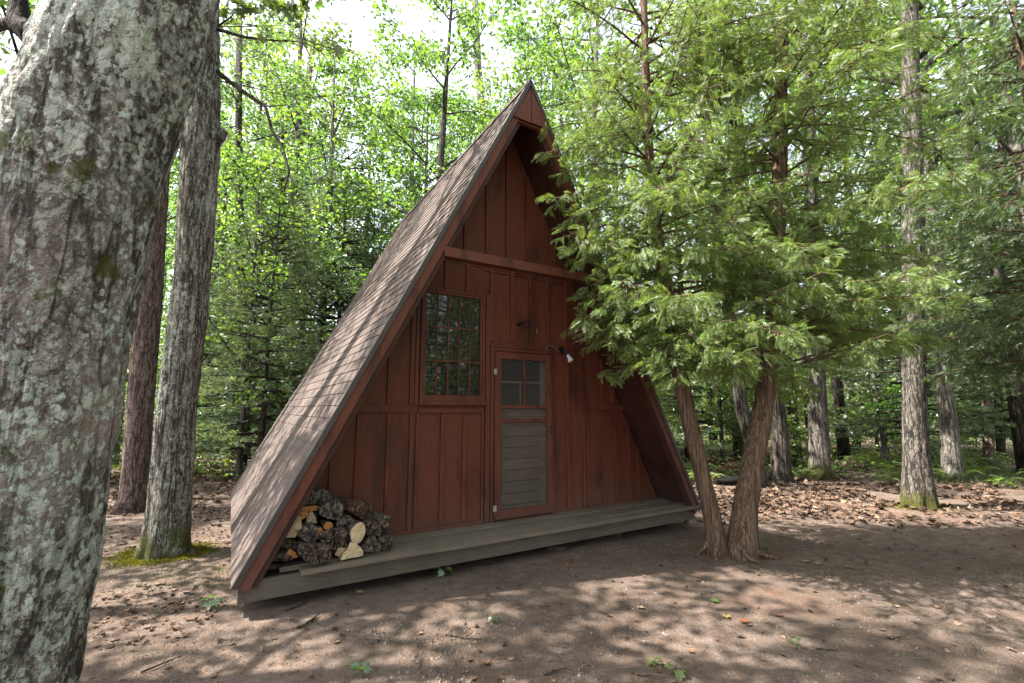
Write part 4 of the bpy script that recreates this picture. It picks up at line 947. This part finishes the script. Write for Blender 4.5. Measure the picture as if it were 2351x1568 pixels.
for px, Y in ((1905, 15.5), (1935, 21), (2062, 17), (2010, 24), (2145, 19), (2225, 22), (2320, 18.5), (1620, 21), (1835, 19), (1990, 16.5), (2345, 25), (1540, 24), (455, 22), (585, 24), (625, 19.5), (700, 27), (540, 30), (420, 28)):
    x = (px - CX) / FPX * Y * 1.02; pts_.append((x, Y, 1.0)); place('B', x, Y, rf.uniform(.62, .9), sz=1.25)
# trees behind the viewer (seen only in the window glass and as shade)
for (X, Y, kd, s) in ((10, 2.0, 'P', .9), (12, -.5, 'P', 1.1), (9.5, -5.5, 'P', 1.1), (13.5, -4, 'P', 1.2), (16, -2, 'A', .8), (18, 2, 'A', .8), (17, -6, 'A', .8), (6.0, .1, 'C', .75), (7.6, 1.1, 'C', .8), (7.6, -1.2, 'Q', 1.1), (9.2, .2, 'P', 1.0), (8.6, -3.2, 'P', 1.0), (10.6, -1.4, 'P', 1.1), (11.5, -5, 'C', 1.2), (12.5, .8, 'C', 1.2), (14, -2.5, 'A', 1.0), (15.5, 1, 'A', 1.0), (3.5, -5.0, 'C', .9), (6.5, -4.0, 'C', 1.0), (6.0, -8.5, 'A', .9), (9.5, -7.0, 'C', 1.1), (11.5, -3.0, 'A', .9), (8.5, -12, 'A', 1), (13, -9, 'A', 1.0), (1.5, -9, 'A', .9), (5, -14, 'B', 1)):
    place(kd, X, Y, s)
# saplings and low growth
n = 0; t = 0; pts_2 = pts_; 
while n < 120 and t < 5000:
    t += 1; Y = 12.5 + 26 * rf.uniform() ** 1.2; X = rf.uniform(-1.3, 1.3) * Y
    if not ok(X, Y, 1.0): continue
    place('S' if rf.uniform() < .55 else 'T', X, Y, rf.uniform(.7, 1.2)); n += 1
for px, py, kd, s, lb_ in ((290, 1060, 'T', .5, 'low leafy seedling bush left of the reddish pine trunk'), (1600, 1040, 'S', .7, 'bright leafy sapling beside the lower right roof edge'), (1690, 1050, 'T', .8, 'leafy bush behind the leaning dark pair of trunks'),
                       (1840, 1085, 'T', .55, 'low bright seedling bush between the leaning pair and the grey brown trunk'), (1945, 1050, 'T', .8, 'low bush left of the crooked sapling'), (2060, 1055, 'T', .7, 'low bush left of the thick furrowed trunk'), (2240, 1035, 'T', .9, 'leafy bush behind the two straight dark trunks'), (2340, 1040, 'S', .8, 'leafy sapling at the right edge of the clearing'),
                       (560, 1040, 'T', .5, 'low bright bush at the foot of the slender dark trunk'), (600, 1030, 'T', .6, 'low leafy bush just left of the roof')):
    q = atz(px, py); place(kd, q[0], q[1], s, lb_)

# far wood: one mass of leaf and trunk beyond the trees one can tell apart
mb = MB(); n = 260000; 
an = rf.uniform(-1.15, 1.15, n); dd = rf.uniform(60, 80, n); px_ = np.stack([np.sin(an) * dd, np.cos(an) * dd, np.zeros(n)], 1)
ce = rf.integers(0, 900, n); cx_ = rf.uniform(-1.15, 1.15, 900); cd_ = rf.uniform(58, 80, 900); czz = rf.uniform(0, 1, 900) ** 1.0 * 12
px_ = np.stack([np.sin(cx_[ce]) * cd_[ce], np.cos(cx_[ce]) * cd_[ce], czz[ce]], 1) + rf.normal(size=(n, 3)) * np.array([2.0, 2.0, 1.1])
px_[:, 2] = np.abs(px_[:, 2]); TV, TF = diamond(1, .8); mb.inst(TV, TF, rand_mats(n, px_, rf.uniform(.28, .45, n), .45, rf))
tag(mb.build('far_wood', M_L_BIG), 'distant sunlit leaf mass of the far wood behind all trunks', 'forest', kind='stuff')

# ------------------------------------------------------------------ forest floor
def scatter_ok(x, y):
    q = np.stack([x, y, 0 * x], 1); u = q @ U; v = q @ Vd
    return ~((u > .1) & (u < 5.75) & (v > 4.35) & (v < 9.4))
def mat_litter(name, stops):
    k = NT(name, .85, .15); i = k.n('ShaderNodeNewGeometry').outputs['Random Per Island']
    k.col(k.ramp(i, stops)); return k.m
M_LIT = mat_litter('leaf_litter', [(0, (.042, .030, .023)), (.4, (.088, .058, .042)), (.75, (.145, .095, .068)), (.94, (.23, .16, .115)), (1, (.15, .07, .04))])
def leaf_curl(seed):
    rg = np.random.default_rng(seed); V, F = mapleleaf(1.0); c = rg.uniform(.2, .7, 2); V = V.copy(); V[:, 2] = c[0] * (V[:, 0] - .5) ** 2 + c[1] * V[:, 1] ** 2 * 1.5 + rg.normal(size=len(V)) * .03; V[:, 0] -= .5; return V, F
LC = [leaf_curl(q) for q in range(4)]
def litter(name, X, Y, size, mat, label, lift=.008, up=.75, tm=LC):
    m = scatter_ok(X, Y); X, Y = X[m], Y[m]; k = len(X); Z = gz(X, Y) + lift; mb = MB(); idx = rf.integers(0, len(tm), k)
    M = rand_mats(k, np.stack([X, Y, Z], 1), size * rf.uniform(.6, 1.3, k), up, rf)
    for q in range(len(tm)):
        if (idx == q).any(): mb.inst(tm[q][0], tm[q][1], M[idx == q])
    tag(mb.build(name, mat), label, 'ground litter', kind='stuff')
n = 26000; X = rf.uniform(-14, 18, n); Y = rf.uniform(6.8, 19, n); d = fbm(np.stack([X * .6, Y * .6, 0 * X], 1), 3, 44)
edge = 6.9 + 1.0 * np.sin(X * .7) + .6 * np.sin(X * 1.9); m = (Y > edge + rf.normal(size=n) * .5) & (d > .38); X, Y = X[m], Y[m]
litter('leaf_litter', X, Y, .095, M_LIT, 'dry brown leaf litter covering the forest floor between the trunks', .014, .7)
X = rf.uniform(2.8, 9.5, 3600); Y = 8.5 + .10 * (X - 3) + rf.normal(size=3600) * .85; m = (Y > 7.0 + .02 * X) & (fbm(np.stack([X * 1.3, Y * 1.3, 0 * X], 1), 3, 61) > .43); litter('leaf_drift', X[m], Y[m], .10, M_LIT, 'heaped tan oak leaves drifted along the edge of the yard at the right', .014, .72)
X = rf.uniform(-7, 7, 900); Y = rf.uniform(2.2, 8, 900); litter('loose_leaves', X, Y, .045, M_LIT, 'few small brown leaf scraps strewn over the bare yard', .006)
X = rf.uniform(-7.5, -1.6, 5000); Y = rf.uniform(3.4, 9, 5000); m = fbm(np.stack([X, Y, 0 * X], 1), 3, 12) > .47; litter('leaf_scraps', X[m], Y[m], .05, M_LIT, 'reddish leaf scraps scattered left of the cabin', .006)
# needles
M_NDL = mat_litter('needle_litter', [(0, (.10, .055, .035)), (.5, (.21, .11, .065)), (1, (.33, .22, .14))])
ND = [(np.array([(-.5, -.018, 0), (.5, 0, .0), (-.5, .018, 0)]), np.array([(0, 1, 2)]))]
X = np.concatenate([rf.uniform(-7, 2, 16000), rf.uniform(-7, 7, 12000)]); Y = np.concatenate([rf.uniform(2.2, 8, 16000), rf.uniform(2.0, 8.5, 12000)]); m = fbm(np.stack([X * .9, Y * .9, 0 * X], 1), 3, 77) > .46
litter('needle_litter', X[m], Y[m], .07, M_NDL, 'rusty pine needles lying in patches on the bare earth', .004, .93, ND)
n = 700; X = rf.uniform(-6, 7, n); Y = rf.uniform(2.3, 9, n); STK = [(np.array([(-.5, -.012, 0), (.5, -.008, .03), (.5, .008, .03), (-.5, .012, 0), (0, 0, .05)]), np.array([(0, 1, 4), (1, 2, 4), (2, 3, 4), (3, 0, 4)]))]
litter('twig_litter', X, Y, .10, mat_litter('twig_litter', [(0, (.045, .033, .026)), (.7, (.12, .09, .07)), (1, (.24, .19, .15))]), 'small broken twigs strewn over the yard', .004, .93, STK)
# crumbs and grit
M_CR = mat_litter('soil_crumbs', [(0, (.085, .065, .052)), (.7, (.155, .122, .10)), (.95, (.20, .165, .14)), (1, (.36, .32, .28))])
CRT = []
for q in range(3):
    V_ = np.array([(1, 0, 0), (-1, 0, 0), (0, 1, 0), (0, -1, 0), (0, 0, 1), (0, 0, -1)], float) * (1 + np.random.default_rng(q).normal(size=(6, 1)) * .25) * .5
    CRT.append((V_, np.array([(0, 2, 4), (2, 1, 4), (1, 3, 4), (3, 0, 4), (2, 0, 5), (1, 2, 5), (3, 1, 5), (0, 3, 5)])))
X = rf.uniform(-5, 7, 26000); Y = 2.0 + 6.5 * rf.uniform(size=26000) ** 1.3; m = fbm(np.stack([X * .9, Y * .9, 0 * X], 1), 3, 5) > .40 + .08 * rf.normal(size=26000)
litter('soil_crumbs', X[m], Y[m], .013, M_CR, 'crumbled clods and grit on the trodden yard', .001, .6, CRT)
X = rf.uniform(-1.2, 2.0, 1500); Y = rf.uniform(2.5, 3.8, 1500); m = fbm(np.stack([X * 2.2, Y * 2.2, 0 * X], 1), 3, 15) > .5
litter('soil_clods', X[m], Y[m], .028, M_CR, 'larger churned earth clods at the bottom of the yard', -.002, .6, CRT)
# ground plants
def blade_t():
    return [(np.array([(-.03, 0, 0), (.03, 0, 0), (.10, .04, .6), (.28, .08, 1.0)]), np.array([(0, 1, 2), (0, 2, 3)]))]
M_GR = mat_leaf('grass_blades', (.075, .115, .025), (.16, .24, .03), .4, .5)
GT = blade_t()[0]
def grass(name, cx, cy, rx, ry, k, size, label):
    X = cx + rf.normal(size=k) * rx; Y = cy + rf.normal(size=k) * ry; M = np.zeros((k, 3, 4)); a = rf.uniform(0, 6.28, k); s = size * rf.uniform(.5, 1.3, k)
    M[:, 0, 0] = np.cos(a) * s; M[:, 1, 0] = np.sin(a) * s; M[:, 0, 1] = -np.sin(a) * s; M[:, 1, 1] = np.cos(a) * s; M[:, 2, 2] = s; M[:, 0, 3] = X; M[:, 1, 3] = Y; M[:, 2, 3] = gz(X, Y)
    mb = MB(); mb.inst(GT[0], GT[1], M); tag(mb.build(name, M_GR), label, 'grass', kind='stuff')
q = atz(480, 1340); grass('grass', q[0] - .25, q[1] + .1, .45, .22, 420, .07, 'thin yellowish grass in front of the mossy tree foot')
q = atz(650, 1500); grass('grass', q[0], q[1], .7, .12, 260, .045, 'sparse short grass at the lower left of the yard')
q = atz(2300, 1105); grass('grass', q[0] + .6, q[1] + .6, 1.5, .9, 5200, .13, 'green grass patch at the right edge beyond the yard')
# moss at the feet of two trunks
M_MOSS = mat_leaf('moss_tufts', (.10, .11, .016), (.12, .14, .02), .3, .5, gloss=0)
def moss(bx, by, r, k, label):
    a = rf.uniform(0, 6.28, k); rr = r * (.72 + np.abs(rf.normal(size=k)) * .26); X = bx + np.cos(a) * rr * 1.2; Y = by + np.sin(a) * rr
    mb = MB(); M = rand_mats(k, np.stack([X, Y, gz(X, Y) + .006], 1), rf.uniform(.012, .03, k), .4, rf); mb.inst(*diamond(1, .6), M); tag(mb.build('moss', M_MOSS), label, 'moss', kind='stuff')
moss(b1[0], b1[1], .36, 7000, 'yellow green moss around the foot of the lichen covered trunk')
q = atz(2108, 1164); moss(q[0], q[1], .34, 2200, 'moss around the foot of the thick furrowed trunk at the right')
# ferns and low cover
def fern_t(seed):
    rg = np.random.default_rng(seed); V = []; F = []
    for fr in range(6):
        az = fr * 1.05 + rg.uniform(-.3, .3); L = rg.uniform(.7, 1.0)
        for i in range(9):
            t = .15 + .85 * i / 9; p = np.array([L * t, 0, .55 * math.sin(t * 2.4) * L]); w = .24 * (1 - t) + .04
            for s in (-1, 1):
                b = len(V)
                for v_ in (p, p + (.05, s * w * .5, .0), p + (.10, s * w, -.04), p + (-.03, s * w * .5, 0)):
                    v_ = np.asarray(v_); V.append((v_[0] * math.cos(az) - v_[1] * math.sin(az), v_[0] * math.sin(az) + v_[1] * math.cos(az), v_[2]))
                F.append((b, b + 1, b + 2, b + 3))
    return np.array(V), np.array(F)
FT = [fern_t(3), fern_t(4)]
n = 1500; X = rf.uniform(-22, 26, n); Y = 10.4 + 19 * rf.uniform(size=n) ** 1.3; d = fbm(np.stack([X * .35, Y * .35, 0 * X], 1), 3, 21); m = (d > .42) & scatter_ok(X, Y) & ~((X > -3.5) & (X < 3) & (Y < 12)); X, Y = X[m], Y[m]; k_ = len(X)
mb = MB(); M = np.zeros((k_, 3, 4)); a = rf.uniform(0, 6.28, k_); s = rf.uniform(.3, .65, k_)
M[:, 0, 0] = np.cos(a) * s; M[:, 1, 0] = np.sin(a) * s; M[:, 0, 1] = -np.sin(a) * s; M[:, 1, 1] = np.cos(a) * s; M[:, 2, 2] = s; M[:, 0, 3] = X; M[:, 1, 3] = Y; M[:, 2, 3] = gz(X, Y)
h_ = np.arange(k_) % 2 == 0; mb.inst(*FT[0], M[h_]); mb.inst(*FT[1], M[~h_]); tag(mb.build('ferns', M_L_YOUNG), 'green ferns carpeting the forest floor behind the yard', 'ferns', kind='stuff')
n = 26000; X = rf.uniform(-24, 30, n); Y = rf.uniform(9.5, 36, n); d = fbm(np.stack([X * .5, Y * .5, 0 * X], 1), 3, 31); m = (d > .45 + .07 * (Y < 10.8)) & scatter_ok(X, Y); X, Y = X[m], Y[m]; k_ = len(X)
mb = MB(); mb.inst(*diamond(1, .7), rand_mats(k_, np.stack([X, Y, gz(X, Y) + rf.uniform(.03, .30, k_)], 1), rf.uniform(.08, .15, k_), .6, rf)); tag(mb.build('ground_cover', M_L_YOUNG), 'low leafy ground cover under the forest trees', 'ground cover', kind='stuff')

# ------------------------------------------------------------------ small separate things on the yard
M_TW = mat_bark('twig_bark', (.03, .022, .018), (.17, .135, .11), 3, .3, (.26, .28, .24))
def twig(px, py, L, r, az, label, seed, fork=True):
    q = atz(px, py); rg = np.random.default_rng(seed); z = float(gz(q[0], q[1])); mb = MB()
    P = limb((0, 0, r * 1.2), az, .0, L, 7, 0, rg, .12); P[:, 2] = r * 1.1 + np.abs(P[:, 2] - r) * .25; P -= np.array([P[3, 0], P[3, 1], 0])
    mb.tube(P, np.linspace(r, r * .45, 7), 7, 0, True, .2, seed)
    if fork: S = limb(P[3], az + .7, .15, L * .3, 4, 0, rg); mb.tube(S, np.linspace(r * .5, r * .2, 4), 5)
    o = mb.build('twig', M_TW, None, True); o.location = (q[0], q[1], z); tag(o, label, 'twig')
twig(690, 1392, .26, .011, .7, 'lichen spotted crooked twig under the left end of the deck', 1)
twig(712, 1430, .24, .013, .9, 'short thick dark stick left of the sunlit patch', 2, False)
twig(1065, 1467, .28, .008, .05, 'thin dark forked twig lying crosswise in the middle of the yard', 3)
twig(1275, 1565 - 22, .16, .010, .5, 'stubby dark twig near the bottom middle of the picture', 4, False)
twig(1905, 1492, .17, .006, -.1, 'pale bleached twig in the brightest sun patch at the right', 5)
twig(2065, 1465, .18, .007, -.3, 'dark twig in the sunny patch at the right', 6)
twig(1490, 1555, .30, .005, -.4, 'long thin straw coloured stalk at the bottom edge right of the middle', 7, False)
twig(370, 1530, .22, .008, .9, 'thin crooked twig in the shade beside the huge leaning trunk', 8)
def oneleaf(px, py, s, col, label, rz):
    q = atz(px, py); V, F = LC[px % 4]; V = V * s * .8; a = rz; Rm = np.array([[math.cos(a), -math.sin(a), 0], [math.sin(a), math.cos(a), 0], [0, 0, 1]])
    mb = MB(); mb.add(V @ Rm.T, F); o = mb.build('fallen_leaf', col); o.location = (q[0], q[1], float(gz(q[0], q[1])) + .010); tag(o, label, 'leaf')
    sm = o.modifiers.new('thick', 'SOLIDIFY'); sm.thickness = .0012
L_TAN = mat_plain('leaf_tan', (.26, .18, .11), .7); L_ORG = mat_plain('leaf_orange', (.25, .095, .04), .7); L_BRN = mat_plain('leaf_brown', (.15, .075, .045), .7); L_GRN = mat_plain('leaf_green', (.09, .15, .035), .6); L_YEL = mat_plain('leaf_yellow', (.28, .20, .06), .7)
for a in ((1248, 1393, .085, L_BRN, 'brown curled leaf between the deck and the middle of the yard', .3), (1472, 1396, .09, L_TAN, 'tan oak leaf lying flat in front of the door', 1.0), (1645 + 25, 1418, .09, L_YEL, 'small yellow brown leaf right of the tan oak leaf', .5), (1708, 1428, .10, L_ORG, 'broad orange brown leaf left below the cedar', 2.2),
          (1787, 1411, .08, L_BRN, 'upright looking brown leaf below the cedar roots', 1.4), (1604, 1333, .075, L_ORG, 'rusty leaf just in front of the left cedar stem', .1), (1588, 1484 + 14, .06, L_ORG, 'bright orange scrap near the bottom middle right', .7), (1952, 1297, .11, L_TAN, 'pale tan leaf in the dark shade right of the cedar, farthest right of its cluster', .2),
          (1848, 1284, .10, L_TAN, 'tan leaf in the dark shade right of the cedar roots', 2.0), (1876, 1290, .09, L_TAN, 'greenish tan leaf in the middle of the shade right of the cedar', 2.9), (1643, 1381, .10, L_GRN, 'olive green leaf in front of the cedar', .2), (830, 1362, .11, L_TAN, 'yellow brown leaf in the shade under the left deck', .6),
          (1118, 1562 - 40, .08, L_BRN, 'dark brown leaf stuck in the churned clods', 1.0), (1840, 1258, .07, L_BRN, 'dark red leaf behind the tan ones in the shade', 1.0)): oneleaf(*a)
def seedling(px, py, s, nl, label, seed, mat=M_L_YOUNG, h=.6):
    s = s * .75
    q = atz(px, py); root = empty('seedling', (q[0], q[1], float(gz(q[0], q[1]))), 0, label, 'seedling'); rg = np.random.default_rng(seed)
    mb = MB(); top = np.array([rg.normal() * .1 * s, rg.normal() * .1 * s, s * h]); mb.tube([(0, 0, -.01), top * .5 + rg.normal(size=3) * .01, top], [.004, .003, .002], 5)
    lb = MB(); k = nl
    for i in range(nl):
        a = i * 2.4 + rg.uniform(-.3, .3); f = .55 + .45 * (i + 1) / nl; p = top * f; e = p + np.array([math.cos(a), math.sin(a), .25]) * s * .25; mb.tube([p, e], [.0015, .001], 4, 0, False)
        M = rand_mats(1, e[None], s * rg.uniform(.5, .8), .7, rg, np.array([[math.cos(a), math.sin(a), -.2]])); V, F = mapleleaf(1.0); lb.inst(V, F, M)
    mb.build('stem', M_TW, root); lb.build('leaves', mat, root)
for a in ((1017, 1322, .16, 6, 'pale drooping seedling growing out from under the deck beam', 1), (487, 1392, .17, 7, 'small green seedling left of the deck corner', 2), (1131, 1425, .08, 5, 'little green seedling in the middle of the yard', 3), (828, 1552, .10, 5, 'bright green seedling at the bottom left of the yard', 4),
          (1505, 1530, .09, 4, 'small seedling at the bottom in the sunny reddish patch', 5), (1553, 1556, .13, 5, 'three leaved green seedling at the bottom edge', 6), (1830, 1490, .10, 4, 'dark green seedling left of the brightest sun patch', 7), (2300, 1120, .35, 9, 'leafy green plant at the right edge beyond the yard', 8),
          (1675, 1085, .40, 9, 'rust brown dead seedling between the cedar stems in the back', 9, mat_leaf('dead_leaf', (.24, .09, .035), (.20, .08, .02), .3, .4))): seedling(*a)
q = atz(1672, 1112); mb = MB(); stone_mesh(mb, (0, 0, .06), (.26, .14, .10), 9, (16, 10)); o = mb.build('rock', M_DSTONE, None, True); o.location = (q[0], q[1], 0); tag(o, 'flat dark rock on the ground behind the cedar stems', 'rock')
q = atz(1275, 1258); mb = MB(); stone_mesh(mb, (0, 0, -.01), (.12, .08, .05), 4, (16, 10)); o = mb.build('rock', M_STONE, None, True); o.location = (q[0] + .0, q[1] - .02, 0); tag(o, 'half buried stone at the edge of the deck shadow', 'rock')
q = atz(1415, 1226); mb = MB(); stone_mesh(mb, (0, 0, .0), (.07, .06, .05), 5, (12, 8)); o = mb.build('rock', M_STONE, None, True); o.location = (q[0], q[1], 0); tag(o, 'small stone under the deck beam in front of the door', 'rock')
